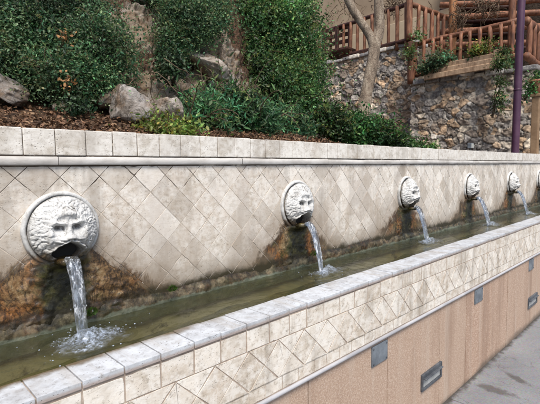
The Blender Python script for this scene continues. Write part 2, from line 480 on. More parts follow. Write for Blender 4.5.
def mat_wood(name, a, b, d):
    N = NT(name); p = N.pos(); c0 = N.attr('col')
    n1 = N.noise(N.scale(p, (1, 1, .25)), 18, 6, .65, .5); n2 = N.noise(p, 5, 5, .6)
    c = N.ramp(n1, [(.3, d), (.48, a), (.68, b)])
    c = N.mix(N.mapr(n2, .5, .7, 0, .5), c, d)
    c = N.mix(1.0, c, N.mix(.6, c0, (.85, .85, .85)), 'MULTIPLY')
    N.principled(c, .65, N.bump(n1, .6, .006)); return N.m
M['redwood'] = mat_wood('red_stained_timber', (.25, .10, .052), (.42, .205, .115), (.07, .03, .02))
M['darkwood'] = mat_wood('dark_stained_timber', (.075, .028, .020), (.14, .055, .04), (.025, .012, .01))
M['palewood'] = mat_wood('weathered_pale_timber', (.45, .30, .19), (.60, .43, .29), (.2, .12, .075))
M['orangewood'] = mat_wood('orange_stained_timber', (.45, .19, .075), (.60, .30, .13), (.2, .08, .035))

def mat_bark():
    N = NT('smooth_tan_bark'); p = N.pos()
    n1 = N.noise(N.scale(p, (1, 1, .5)), 9, 7, .7, .6); n2 = N.noise(p, 45, 5, .7)
    c = N.ramp(n1, [(.34, (.12, .092, .07)), (.45, (.28, .215, .16)), (.56, (.42, .34, .26)), (.68, (.56, .48, .385))])
    c = N.mix(N.mapr(n2, .3, .48, .6, 0), c, (.10, .072, .05))
    N.principled(c, .85, N.bump(N.math('ADD', n1, n2), 1.0, .035)); return N.m
M['bark'] = mat_bark()
M['stem'] = simple('twigs', (.06, .04, .025), (.13, .09, .06), 20, .9)
M['drytwig'] = simple('dry_vine', (.07, .045, .03), (.20, .14, .09), 9, .9)
M['plaster'] = simple('beige_plaster', (.40, .31, .21), (.50, .40, .28), 1.2, .9, .3, 30, .004)
M['plaster2'] = simple('shaded_plaster', (.28, .21, .145), (.36, .28, .195), 1.2, .9, .3, 30, .004)
M['purple'] = simple('purple_paint', (.050, .019, .042), (.085, .037, .070), 3, .38, .1, 40, .002)
M['steel'] = simple('galvanised_metal', (.10, .118, .138), (.20, .228, .26), 12, .45, .2, 50, .002)
M['darksteel'] = simple('dark_weathered_metal', (.045, .05, .06), (.12, .13, .145), 12, .5, .3, 50, .002)
M['lampglass'] = simple('frosted_cover', (.34, .35, .34), (.50, .51, .50), 20, .35, .1, 60, .002)
M['terracotta'] = simple('terracotta', (.30, .12, .07), (.42, .19, .12), 8, .8)
M['tan'] = simple('tan_render', (.20, .125, .07), (.28, .185, .11), 5, .85)
M['black'] = simple('black_mouth_shade', (.004, .003, .003), (.012, .009, .007), 10, .6)
M['soil'] = simple('terrace_paving', (.12, .09, .07), (.24, .2, .16), 4, .9)

def mat_lion():
    N = NT('whitewashed_marble'); p = N.pos(); o = N.objc(); x, y, z = N.xyz(o)
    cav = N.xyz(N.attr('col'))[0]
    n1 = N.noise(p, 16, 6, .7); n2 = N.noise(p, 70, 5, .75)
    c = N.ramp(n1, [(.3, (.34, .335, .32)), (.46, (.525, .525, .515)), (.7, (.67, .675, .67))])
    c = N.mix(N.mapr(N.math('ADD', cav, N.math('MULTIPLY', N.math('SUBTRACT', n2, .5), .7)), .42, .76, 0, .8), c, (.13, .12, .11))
    c = N.mix(N.mapr(n2, .60, .70, 0, .5), c, (.20, .19, .18))
    sk = N.noise(N.scale(p, (1, 1, .16)), 38, 5, .65, .3); c = N.mix(N.math('MULTIPLY', N.mapr(sk, .50, .66), N.mapr(N.noise(p, 13, 4), .44, .60, 0, .65)), c, (.20, .185, .165))
    c = N.mix(N.math('MULTIPLY', N.mapr(N.voro(p, 110), .12, .26, .75, 0), N.mapr(N.noise(p, 24, 4), .48, .58)), c, (.10, .09, .08))
    # spatter and algae creeping up from the spout
    low = N.math('ADD', z, N.math('MULTIPLY', N.math('SUBTRACT', N.noise(p, 22, 6, .7), .5), .12))
    br, f = brown_ramp(N, p)
    c = N.mix(N.mapr(low, -.105, -.07, 1, 0), c, br)
    c = N.mix(N.mapr(low, -.10, -.02, .40, 0), c, (.22, .20, .165))
    N.principled(c, .55, N.bump(N.math('ADD', n2, n1), .35, .004)); return N.m
M['lion'] = mat_lion()

def mat_water():
    N = NT('clear_trough_water'); p = N.pos(); x, y, z = N.xyz(p)
    w1 = N.noise(N.scale(p, (1, 1.6, 1)), 13, 4, .55, .4); w2 = N.noise(p, 45, 3, .5)
    b = N.bump(N.math('ADD', w1, N.math('MULTIPLY', w2, .2)), .30, .02)
    g = N.n('BsdfGlossy'); g.inputs['Roughness'].default_value = .04; N.link(b, g.inputs['Normal'])
    g.inputs['Color'].default_value = (.92, .95, 1, 1)
    t = N.n('BsdfTransparent'); t.inputs[0].default_value = (.66, .68, .50, 1)
    d = N.n('BsdfDiffuse'); d.inputs[0].default_value = (.105, .104, .064, 1)
    md = N.n('MixShader'); md.inputs[0].default_value = .24
    N.link(t.outputs[0], md.inputs[1]); N.link(d.outputs[0], md.inputs[2])
    fr = N.n('Fresnel'); fr.inputs[0].default_value = 1.40; N.link(b, fr.inputs[1])
    mx = N.n('MixShader'); N.link(fr.outputs[0], mx.inputs[0])
    N.link(md.outputs[0], mx.inputs[1]); N.link(g.outputs[0], mx.inputs[2]); N.link(mx.outputs[0], N.out.inputs[0])
    return N.m
M['water'] = mat_water()

def mat_algae():
    N = NT('algae_covered_bed'); p = N.pos()
    f = N.noise(N.scale(p, (1, 2.2, 1)), 8, 6, .68, .8)
    c = N.ramp(f, [(.3, (.018, .02, .006)), (.45, (.08, .072, .024)), (.55, (.15, .128, .042)), (.7, (.26, .22, .085))])
    N.principled(c, .8, N.bump(f, .6, .01)); return N.m
M['algae'] = mat_algae()

def mat_stream():
    N = NT('falling_water'); p = N.pos()
    f = N.noise(N.scale(p, (1, 1, .16)), 75, 4, .6, .5)
    b = N.bump(f, .7, .006)
    gl = N.n('BsdfGlass'); gl.inputs['IOR'].default_value = 1.33; gl.inputs['Roughness'].default_value = .03
    N.link(b, gl.inputs['Normal']); gl.inputs['Color'].default_value = (.95, .97, 1, 1)
    tr = N.n('BsdfTransparent'); tr.inputs[0].default_value = (.93, .95, .97, 1)
    m1 = N.n('MixShader'); m1.inputs[0].default_value = .35
    N.link(gl.outputs[0], m1.inputs[1]); N.link(tr.outputs[0], m1.inputs[2])
    d = N.n('BsdfDiffuse'); d.inputs[0].default_value = (.80, .84, .90, 1)
    m2 = N.n('MixShader'); N.link(N.mapr(f, .50, .68, .03, .65), m2.inputs[0])
    N.link(m1.outputs[0], m2.inputs[1]); N.link(d.outputs[0], m2.inputs[2]); N.link(m2.outputs[0], N.out.inputs[0])
    return N.m
M['stream'] = mat_stream()

def mat_foam():
    N = NT('foaming_splash'); p = N.pos()
    f = N.noise(p, 70, 5, .7); v = N.voro(p, 130)
    gl = N.n('BsdfGlass'); gl.inputs['IOR'].default_value = 1.33; gl.inputs['Roughness'].default_value = .08
    N.link(N.bump(f, 1, .01), gl.inputs['Normal'])
    tr = N.n('BsdfTransparent')
    m1 = N.n('MixShader'); m1.inputs[0].default_value = .6
    N.link(gl.outputs[0], m1.inputs[1]); N.link(tr.outputs[0], m1.inputs[2])
    d = N.n('BsdfPrincipled'); d.inputs['Base Color'].default_value = (.62, .72, .88, 1); d.inputs['Roughness'].default_value = .25
    m2 = N.n('MixShader')
    k = N.math('MULTIPLY', N.mapr(N.math('ADD', f, N.math('MULTIPLY', v, .15)), .44, .80, .05, .55), N.mapr(N.xyz(N.attr('col'))[0], .05, .6))
    N.link(k, m2.inputs[0])
    N.link(m1.outputs[0], m2.inputs[1]); N.link(d.outputs[0], m2.inputs[2]); N.link(m2.outputs[0], N.out.inputs[0])
    return N.m
M['foam'] = mat_foam()

# ------------------------------------------------------------------ tiles
def clip_poly(P, axis, val, keep_greater):
    out = []
    for i in range(len(P)):
        a, b = P[i], P[(i+1) % len(P)]
        ia = (a[axis] >= val) == keep_greater; ib = (b[axis] >= val) == keep_greater
        if ia: out.append(a)
        if ia != ib:
            t = (val-a[axis])/(b[axis]-a[axis]); q = a+(b-a)*t; q[axis] = val; out.append(q)
    return out

def tile_on_wall(mb, P, yface, gap=.0011, thick=.006, out=-1, tilt=.0009):
    """P: list of 2D (x,z) corners; raised bevelled tile with slightly wandering edges"""
    P = np.array(P)
    A = 0.5*np.sum(P[:, 0]*np.roll(P[:, 1], -1)-np.roll(P[:, 0], -1)*P[:, 1])
    if abs(A) < 6e-4: return
    if A < 0: P = P[::-1]
    c = P.mean(0)
    def inset(P, d):
        n = len(P); Q = []
        for i in range(n):
            a, b, e = P[i-1], P[i], P[(i+1) % n]
            d1 = (b-a)/(np.linalg.norm(b-a)+1e-9); d2 = (e-b)/(np.linalg.norm(e-b)+1e-9)
            n1 = np.array([-d1[1], d1[0]]); n2 = np.array([-d2[1], d2[0]])
            m = n1+n2; m = m/max(0.35, m@n1)/1.0
            Q.append(b+m*d)
        return np.array(Q)
    # subdivide edges for chipped outlines
    def sub(P):
        Q = []
        for i in range(len(P)):
            a, b = P[i], P[(i+1) % len(P)]
            k = max(1, int(np.linalg.norm(b-a)/.018))
            for j in range(k): Q.append(a+(b-a)*j/k)
        return np.array(Q)
    A0 = sub(inset(P, gap)); n = len(A0)
    wob = .0011*np.array([vnoise(q[0]*60, q[1]*60, 0, 3) for q in A0])+np.where(rng.random(n) < .06, .0026, 0)
    dirn = c-A0; dirn /= np.linalg.norm(dirn, axis=1)[:, None]
    A0 = A0+dirn*wob[:, None]
    A1 = A0+dirn*.0007
    ty, tx, to = np.clip(rng.normal(0, tilt*.35, 2), -.0004, .0004).tolist()+[float(np.clip(rng.normal(0, .0003), -.0005, .0005))]
    def y(Q, dep): return yface+out*(dep+to+(Q[:, 0]-c[0])*tx/.05+(Q[:, 1]-c[1])*ty/.05)
    V = np.concatenate([np.stack([A0[:, 0], y(A0, -thick), A0[:, 1]], 1), np.stack([A0[:, 0], y(A0, -.0003), A0[:, 1]], 1),
                        np.stack([A1[:, 0], y(A1, 0), A1[:, 1]], 1)])
    F = []
    for i in range(n):
        j = (i+1) % n
        for l in (0, 1): F.append([l*n+i, l*n+j, (l+1)*n+j, (l+1)*n+i])
    F.append([2*n+i for i in range(n)])
    if out > 0: F = [f[::-1] for f in F]
    mb.add(V, F, rng.random(3))

def diamonds(mb, xa, xb, za, zb, apex_x, apex_z, diag, yface, **kw):
    h = diag/2
    for i in range(int((xa-apex_x)/h)-2, int((xb-apex_x)/h)+3):
        for j in range(-14, 6):
            if (i+j) % 2: continue
            cx, cz = apex_x+i*h, apex_z-h+j*h
            P = [np.array(q) for q in ((cx-h, cz), (cx, cz-h), (cx+h, cz), (cx, cz+h))]
            for ax, v, g in ((0, xa, True), (0, xb, False), (1, za, True), (1, zb, False)):
                if len(P) < 3: break
                P = clip_poly(P, ax, v, g)
            if len(P) >= 3: tile_on_wall(mb, P, yface, **kw)

# ------------------------------------------------------------------ fountain wall
fw = empty('fountain_wall', (4.2, 1.85, 0), 'long pale travertine wall of diamond tiles carrying the row of lion spouts', 'fountain wall')
mb = MB(); mb.box((X0, YB-.0002, 0), (X1, 2.02, 1.655)); mb.build('wall_core', M['grout'], fw)
mb = MB(); diamonds(mb, X0, X1, .93, 1.618, .415, 1.576, .152, YB-.002)
mb.build('diamond_tile_facing', M['wall_tile'], fw)
# moulding strip: half round bar with a shadow gap above
mb = MB()
prof = [(YB-.002, 1.622), (YB-.012, 1.6225), (YB-.0145, 1.626), (YB-.0155, 1.639), (YB-.0140, 1.652), (YB-.010, 1.6545), (YB+.004, 1.655)]
V = []; F = []; xa = X0
while xa < X1:
    xb_ = min(xa+rng.uniform(.55, .95), X1); xs = np.linspace(xa+.0012, xb_-.0012, 26); b0 = len(V); oy, oz = rng.normal(0, .0006), rng.normal(0, .0006)
    for xx in xs:
        for (yy, zz) in prof: V.append((xx, yy+oy+.0022*float(fbm(xx*9, zz*60, 3, 4, 5)), zz+oz+.0016*float(fbm(xx*7, zz*40, 9, 4, 6))))
    F += [[b0+i*7+k, b0+(i+1)*7+k, b0+(i+1)*7+k+1, b0+i*7+k+1] for i in range(25) for k in range(6)]; xa = xb_
build('moulding', np.array(V), F, M['pipe'], fw, True)
# coping stones
mb = MB()
k0 = int((X0-.434)/.111); x = .434+.111*k0
while x < X1:
    w = .111+rng.normal(0, .0035); dz = rng.normal(0, .0015); dy = rng.normal(0, .0015)
    mb.box((x+.0012, YB-.014+dy, 1.660+dz*.3), (x+w-.0012, 2.045, 1.760+dz), .0035, rng.random(3)); x += w
mb.build('coping', M['cap_tile'], fw)
mb = MB(); mb.box((X0, YB-.010, 1.6555), (X1, 2.03, 1.752)); mb.build('coping_bed', M['grout'], fw)

MOSS = []
# mineral deposits and mossy ledge (lumpy growth on the wall face)
def deposit(xc, wb, seed, full):
    nx = int(2*(wb+.08)/.006); nz = 78
    xs = np.linspace(xc-wb-.08, xc+wb+.08, nx); zs = np.linspace(.94, 1.345, nz)
    Xg, Zg = np.meshgrid(xs, zs, indexing='ij'); dx = Xg-xc
    t = np.clip((1.335-Zg)/.34, 0, 1.2)
    w = .07+(wb-.16)*t**1.15+.055*fbm(Xg*6, Zg*6, seed, 4, 11)
    e = 1-np.abs(dx)/w
    n1 = fbm(Xg*14, Zg*14, seed, 5, 21); n2 = np.abs(fbm(Xg*26, Zg*26, seed+3, 4, 31))
    h = .016*sstep(0, .85, e)+.014*n1*sstep(-.1, .5, e)+.009*n2+.006*fbm(Xg*60, Zg*60, seed, 3, 33)*sstep(0, .3, e)-.008
    h += np.where(e < 0, -.05*np.clip(-e, 0, .6), 0)
    h = np.where(e > .02, np.maximum(h, .0034*sstep(.02, .22, e)-.0022), np.minimum(h, -.002))
    ch = np.exp(-(dx/.042)**2)*sstep(1.27, 1.22, Zg)
    h -= np.minimum(.022*ch, np.maximum(h-.0015, 0))
    h -= .10*sstep(1.262, 1.285, Zg)*sstep(.085, .055, np.abs(dx))
    lip = np.exp(-(dx/.060)**2-((Zg-1.252)/.022)**2)
    h += .055*lip*(1+.5*n1)
    h *= sstep(1.345, 1.325, Zg)*1.0
    h -= .012*sstep(1.325, 1.345, Zg)
    V = np.stack([Xg, YB-.003-h+.0*Xg, Zg+.006*n1], 2).reshape(-1, 3)
    return build('mineral_deposit', V, grid_faces(nx, nz)[:, ::-1], M['deposit'], fw, True)
for i in range(NH): deposit(HX0+HS*i, HEADW[i], i*5.3, True)
nx, nz = 1500, 22
xs = np.linspace(X0, X1, nx); zs = np.linspace(.93, 1.075, nz)
Xg, Zg = np.meshgrid(xs, zs, indexing='ij')
n1 = fbm(Xg*9, Zg*9, 3.3, 5, 41); n2 = np.abs(fbm(Xg*28, Zg*28, 1.2, 4, 43))
h = .020*sstep(1.062+.0*Xg, 1.0, Zg+.035*fbm(Xg*4, 0*Xg, 0, 4, 44))+(.010*n1+.006*fbm(Xg*15, Zg*22, 2, 4, 46))*sstep(1.07, 1.02, Zg)+.004*n2+.003*fbm(Xg*60, Zg*60, 1, 3, 45)-.007
V = np.stack([Xg, YB-.002-h, Zg], 2).reshape(-1, 3)
build('mossy_ledge', V, grid_faces(nx, nz)[:, ::-1], M['deposit'], fw, True)

for (mx, my, mz, mr, lab) in ((HX0+HS+.125, YB-.03, 1.062, .020, 'small bright green moss tuft right of the second stream at the waterline'),
                              (HX0+.46, YB-.03, 1.052, .016, 'small green moss tuft on the ledge well right of the first stream'),
                              (HX0+.085, YB-.03, 1.035, .018, 'small green moss tuft beside the first stream at the waterline')):
    gm = np.random.default_rng(int(mx*1000)); mm = 260
    dd = gm.normal(size=(mm, 3)); dd /= np.linalg.norm(dd, axis=1)[:, None]
    dd[:, 1] = -np.abs(dd[:, 1])
    PM = np.array([mx, my, mz])+dd*mr*gm.uniform(.3, 1, (mm, 1))*np.array([1.5, .8, .8])
    MOSS.append((PM, dd, gm.uniform(.004, .010, mm), np.array([(.09, .17, .03)])*gm.uniform(.5, 1.5, (mm, 1)), lab, (mx, my, mz)))

# ------------------------------------------------------------------ trough
tr = empty('fountain_trough', (4.2, 1.2, 0), 'long stone trough with travertine rim and pink speckled base below the lion wall', 'trough')
mb = MB()
k0 = int((X0-.302)/.1185); x = .302+.1185*k0; joints = []
mb2 = MB(); zt = .915
while x < X1:
    w = .1185+rng.normal(0, .004); dz = rng.normal(0, .0012)
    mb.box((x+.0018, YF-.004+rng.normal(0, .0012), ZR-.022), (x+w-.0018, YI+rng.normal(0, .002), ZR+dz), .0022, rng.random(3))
    tile_on_wall(mb2, [np.array(q) for q in ((x, zt), (x+w, zt), (x+w, ZR-.028), (x, ZR-.028))], YF, gap=.0032)
    x += w
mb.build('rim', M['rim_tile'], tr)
diamonds(mb2, X0, X1, .757, zt, .07, zt, .158, YF, gap=.0017)
x = X0
while x < X1:
    w = .098+rng.normal(0, .012)
    tile_on_wall(mb2, [np.array(q) for q in ((x, .702), (x+w, .702), (x+w, .757), (x, .757))], YF, gap=.0017); x += w
mb2.build('front_tiling', M['front_tile'], tr)
mb = MB(); mb.box((X0, YF+.0014, .69), (X1, YI-.004, ZR-.006)); mb.build('tile_bed', M['rim_joint'], tr)
mb = MB(); mb.tube([(xx, YF-.006, .692+.0015*float(vnoise(xx*1.5, 1, 0, 8))) for xx in np.linspace(X0, X1, 70)], .0095, 10)
mb.build('edge_strip', M['strip'], tr, True)
# pink base panels
mb = MB(); xb = [X0, -1.1, -.45, .15, .77, 1.36, 2.025, 2.685, 3.128, 3.638, 4.051, 4.7, 5.35, 5.9, 6.5, 7.2, 7.9, 8.6, 9.4, X1]
for a, b in zip(xb[:-1], xb[1:]):
    mb.box((a+.0028, YF+.001+rng.normal(0, .0012), -.02), (b-.0028, YI-.006, .686), .002, rng.random(3))
mb.build('base_panel', M['granite'], tr)
# inside of the trough: bed and walls with algae
mb = MB(); mb.box((X0, YI-.004, .70), (X1, YI+.001, ZR-.012)); mb.build('inner_wall', M['deposit'], tr)
nx, ny = 300, 14
xs = np.linspace(X0, X1, nx); ys = np.linspace(YI, YB, ny)
Xg, Yg = np.meshgrid(xs, ys, indexing='ij')
build('trough_bed', np.stack([Xg, Yg, .86+.03*fbm(Xg*4, Yg*4, 0, 4, 51)], 2).reshape(-1, 3), grid_faces(nx, ny), M['algae'], tr, True)

# water sheet with ripples round every stream
SPL = []
for i in range(NH):
    SPL.append((HX0+HS*i-.005+rng.normal(0, .012), 1.525+rng.normal(0, .01)))
SPL[0] = (.553, 1.535)
nx, ny = 1100, 48
xs = np.linspace(X0, X1, nx); ys = np.linspace(YI+.001, YB+.0, ny)
Xg, Yg = np.meshgrid(xs, ys, indexing='ij'); Zg = np.full(Xg.shape, ZW)
for (sx, sy) in SPL:
    d = np.hypot(Xg-sx, Yg-sy)
    Zg += .0048*np.exp(-d/.17)*np.sin(d*100+2*fbm(Xg*9, Yg*9, 0, 3, 3))
Zg += .0022*fbm(Xg*11, Yg*16, 0, 3, 61)
tag(build('water', np.stack([Xg, Yg, Zg], 2).reshape(-1, 3), grid_faces(nx, ny), M['water'], None, True), kind='structure')

# ------------------------------------------------------------------ lion heads
R = .142
def lion_height(u, v):
    r = np.hypot(u, v); th = np.arctan2(u, v)
    g = lambda cu, cv, su, sv: np.exp(-((u-cu)/su)**2-((v-cv)/sv)**2)
    au = np.abs(u)
    ga = lambda cu, cv, su, sv: np.exp(-((au-cu)/su)**2-((v-cv)/sv)**2)
    h = .014+.066*np.clip(1-(r/.90)**2, 0, 1)**.50
    # mane: fine curling locks swept back and down from the face
    n = fbm(u*2.5, v*2.5, 0, 3, 71)
    face = np.hypot(u/.47, (v+.10)/.56)
    mane = sstep(.74, 1.05, face+.18*n)
    n5 = fbm(u*6+3, v*6, 0, 4, 76); n7 = fbm(u*5, v*5+9, 0, 3, 79)
    ph = 9.5*np.abs(th+.10*n7)+1.5*np.sin(5.5*face+2.5*n)+2.6*n+1.5*n5
    l1 = np.abs(np.sin(ph)); l2 = np.abs(np.sin(ph*1.3+1.1+3.0*n7))
    band = sstep(1.06, 1.22, face+.25*n7)
    lock = (l1*(1-band)+l2*band)**.8
    curl = 1-2*np.abs(fbm(u*10, v*10, 0, 3, 74))
    amp = np.clip(.55+1.3*n7, .15, 1.1)
    h += mane*(.0060*lock*amp+.0022*curl-.001)+.004*mane*(1-band)
    h += .0045*sstep(.78, .98, face)*sstep(1.35, 1.0, face)
    h += .0032*fbm(u*15, v*15, 0, 4, 73)*(.35+.65*mane)
    # brow, eyes, nose bridge, cheeks, muzzle
    h += .008*g(0, .42, .26, .16)
    h += .017*ga(.21, .20+.16*(au-.2), .15, .055)-.004*g(0, .2, .05, .10)
    h -= .026*ga(.235, .085, .12, .07)
    h += .0105*ga(.235, .075, .07, .04)
    h -= .006*ga(.225, .075, .025, .02)
    h -= .007*ga(.12, .05, .035, .09)
    h += .020*g(0, .02, .11, .25)
    h += .027*g(0, -.17, .18, .085)
    h -= .007*ga(.07, -.225, .028, .022)
    h += .024*ga(.22, -.25, .17, .12)
    h -= .007*g(0, -.29, .02, .06)
    h += .010*ga(.40, -.12, .14, .20)
    h += .004*np.sin(v*70+u*18)*ga(.2, -.27, .12, .07)
    # open mouth
    mo = np.hypot(u/.38, (v+.57)/(.255-.22*np.abs(u)))
    arch = sstep(1.12, .82, mo)
    h = h*(1-arch)+(-.03)*arch
    h += .012*np.exp(-((mo-1.22)/.14)**2)*(v > -.55)
    h += .0016*fbm(u*16, v*16, 0, 3, 75)+.0012*fbm(u*34, v*34, 0, 3, 70)
    return np.where(r < .9, h, h), arch

def make_lion(x):
    t = empty('lion_head_spout', (x, YB, HZ), 'first', 'lion spout', 'lion head spouts along the fountain wall')
    n = 190
    rr = np.linspace(0, .885, 95); tt = np.linspace(0, 2*math.pi, 221)[:-1]
    s = np.linspace(-.885, .885, n)
    # disc grid mapped from a square so the face stays evenly meshed
    A, B = np.meshgrid(s/.885, s/.885, indexing='ij')
    U = A*np.sqrt(1-B*B/2)*.885; Vv = B*np.sqrt(1-A*A/2)*.885
    H, arch = lion_height(U, Vv)
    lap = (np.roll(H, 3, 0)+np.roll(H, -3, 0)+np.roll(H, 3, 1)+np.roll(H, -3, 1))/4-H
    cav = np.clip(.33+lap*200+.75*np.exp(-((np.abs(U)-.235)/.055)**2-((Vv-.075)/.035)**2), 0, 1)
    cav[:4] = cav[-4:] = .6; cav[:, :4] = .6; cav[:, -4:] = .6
    P = np.stack([x+U*R, YB-H, HZ+Vv*R*1.02], 2).reshape(-1, 3)
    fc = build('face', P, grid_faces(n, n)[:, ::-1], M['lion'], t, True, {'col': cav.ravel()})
    # rounded frame of the medallion
    prof = [(1.0, -.004), (1.0, .010), (.988, .016), (.96, .019), (.925, .0195), (.89, .018), (.868, .010)]
    V = []; C = []
    for k in range(120):
        a = 2*math.pi*k/120
        for (pr, ph) in prof:
            w = 1+.014*float(fbm(math.cos(a)*4, math.sin(a)*4, 0, 4, 77))
            V.append((x+pr*w*R*math.sin(a), YB-ph+.004*float(fbm(math.cos(a)*7, math.sin(a)*7, pr*9, 4, 78)), HZ+pr*w*R*1.02*math.cos(a)))
            C.append(.5 if pr < .87 else (.55 if ph < 0 else .3))
    m = len(prof)
    F = [[k*m+j, ((k+1) % 120)*m+j, ((k+1) % 120)*m+j+1, k*m+j+1] for k in range(120) for j in range(m-1)]
    build('medallion_frame', np.array(V), F, M['lion'], t, True, {'col': np.array(C)})
    # throat disc inside the mouth, its black colour standing for shade in the hollow
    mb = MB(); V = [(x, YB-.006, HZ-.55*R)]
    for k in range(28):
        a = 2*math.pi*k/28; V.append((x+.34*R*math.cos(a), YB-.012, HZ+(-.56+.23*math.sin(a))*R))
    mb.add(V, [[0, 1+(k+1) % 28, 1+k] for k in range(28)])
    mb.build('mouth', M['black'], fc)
    # wet lower lip that carries the water
    pts = [(x-.036, YB-.040, HZ-.83*R), (x-.018, YB-.074, HZ-.835*R), (x, YB-.083, HZ-.84*R), (x+.018, YB-.074, HZ-.835*R), (x+.036, YB-.040, HZ-.83*R)]
    mb = MB(); mb.tube(pts, [.012, .015, .016, .015, .012], 10, .25, 3); mb.build('lower_lip', M['deposit'], fc, True)
    return t

def copy_tree(o, parent=None):
    c = o.copy(); COL.objects.link(c)
    if parent is not None: c.parent = parent
    for ch in list(o.children): copy_tree(ch, c)
    return c

ORD = ['largest and leftmost white lion head spout, seen frontally with a dark open mouth',
       'second lion head spout from the left, white, with orange stain beside its stream',
       'third lion head spout from the left, narrow in side view, middle of the row',
       'fourth lion head spout from the left, seen nearly edge on',
       'fifth lion head spout from the left, small and distant under the purple pole',
       'sixth lion head spout, cut by the right edge of the photo',
       'seventh lion head spout, farthest along the wall beyond the frame']
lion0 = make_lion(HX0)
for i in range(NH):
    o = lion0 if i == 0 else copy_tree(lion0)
    o.location.x = HX0+HS*i
    if i: o.rotation_euler.y = math.radians([0, 2.5, -2, 1.5, -3, 2, 0][i]); o.scale = (1, [1, .92, 1.08, .97, 1.05, .95, 1][i], [1, 1.02, .99, 1.015, .985, 1, 1][i])
    o['label'] = ORD[i]

# ------------------------------------------------------------------ streams of water
def stream(i):
    x0, y0, z0 = HX0+HS*i+.0, YB-.088, HZ-.745*R
    sx, sy = SPL[i]
    t = empty('water_stream', (sx, sy, ZW), '', 'water stream', 'streams pouring from the lion mouths')
    wide = [1.15, 1.1, 1.3, 1.35, 1.35, 1.3, 1.3][i]
    strands = 4 if i < 3 else 5
    V = []; F = []; mb = MB()
    for k in range(strands):
        m = 34; pts = []; rad = []
        off = (k-(strands-1)/2)/strands
        spread = [.012, .012, .03, .09, .09, .08, .08][i]
        for j in range(m):
            f = j/(m-1); q = f**.55*1.0
            fx = x0+(sx-x0)*f+off*.034*wide*(1-.45*f)+off*spread*f
            zz = z0+(ZW+.004-z0)*f
            yy = y0+(sy-y0)*math.sqrt(f)*(1.0)+.10*off*spread*f
            fx += .0035*float(fbm(f*5, k*3.1, i, 3, 81)); yy += .0035*float(fbm(f*5, k*3.1+40, i, 3, 82))
            pts.append((fx, yy, zz)); rad.append((.0098-.0040*f)*wide*(1+.25*float(fbm(f*9, k*9, i, 2, 83))))
        mb.tube(pts, rad, 9, .25, i*10+k)
    mb.build('falling_water', M['stream'], t, True)
    # broken drops beside the stream
    mb = MB()
    for k in range(26 if i < 4 else 12):
        f = rng.uniform(.25, 1); a = rng.normal(0, .012)
        c = np.array([x0+(sx-x0)*f+rng.normal(0, .012+.012*f), y0+(sy-y0)*math.sqrt(f)+rng.normal(0, .01), z0+(ZW-z0)*f])
        s_ = rng.uniform(.0012, .0032)
        bm = bmesh.new(); bmesh.ops.create_icosphere(bm, subdivisions=1, radius=s_); bm.verts.index_update()
        mb.add([np.array(v.co)*np.array([1, 1, 1.8])+c for v in bm.verts], [[v.index for v in fc.verts] for fc in bm.faces]); bm.free()
    tag(mb.build('flying_drops', M['stream'], t, True), kind='stuff')
    # foaming splash
    n = 90; rad = .14 if i == 0 else .11
    s = np.linspace(-1, 1, n); A, B = np.meshgrid(s, s, indexing='ij')
    U = A*np.sqrt(1-B*B/2); W = B*np.sqrt(1-A*A/2); r = np.hypot(U, W)
    Xs = sx+[.025, .06, .06, .06, .06, .06, .06][i]+U*rad*[1.25, 1.7, 1.7, 1.6, 1.6, 1.6, 1.6][i]; Ys = sy-.005+W*rad*.85
    nn = fbm(Xs*26, Ys*26, i, 4, 91); n3 = np.abs(fbm(Xs*24, Ys*24, i+4, 4, 93))
    den = np.clip(1-r**1.3+.9*fbm(Xs*16, Ys*16, i, 4, 95), 0, 1)*sstep(1, .8, r)
    Z = ZW+.0015+den*(.006+.017*np.exp(-(r/.45)**2)+.018*np.clip(nn+.15, 0, 1)+.010*n3+.016*np.exp(-(r/.3)**2))-.006*(1-sstep(0, .16, den))
    build('splash', np.stack([Xs, Ys, Z], 2).reshape(-1, 3), grid_faces(n, n), M['foam'], t, True, {'col': (den*(1.0 if i == 0 else .55*(1.1-.6*np.clip((U+.2), 0, 1)))).ravel()})
    mb = MB()
    for k in range(170 if i == 0 else 90):
        a = rng.uniform(0, 2*math.pi); q = rad*abs(rng.normal(0, .62))
        c = np.array([sx+.03+q*math.cos(a)*1.2, sy+q*math.sin(a)*.85, ZW+.004+abs(rng.normal(0, .013))*math.exp(-q/.09)])
        s_ = rng.uniform(.0010, .0034)
        bm = bmesh.new(); bmesh.ops.create_icosphere(bm, subdivisions=1, radius=s_); bm.verts.index_update()
        mb.add([np.array(v.co)*np.array([1.2, 1, .8])+c for v in bm.verts], [[v.index for v in fc.verts] for fc in bm.faces], (1, 1, 1)); bm.free()
    tag(mb.build('spray', M['foam'], t, True), kind='stuff')
    t['label'] = ['nearest and widest stream falling from the leftmost lion mouth into a large foamy splash',
                  'single slanting stream falling from the second lion mouth from the left',
                  'slanting stream falling from the third lion mouth, arching out toward the rim',
                  'fanned stream falling from the fourth lion mouth from the left',
                  'fanned stream falling from the fifth lion mouth from the left',
                  'distant stream under the sixth lion mouth at the right edge of the photo',
                  'farthest stream under the seventh lion mouth beyond the frame'][i]
for i in range(NH): stream(i)

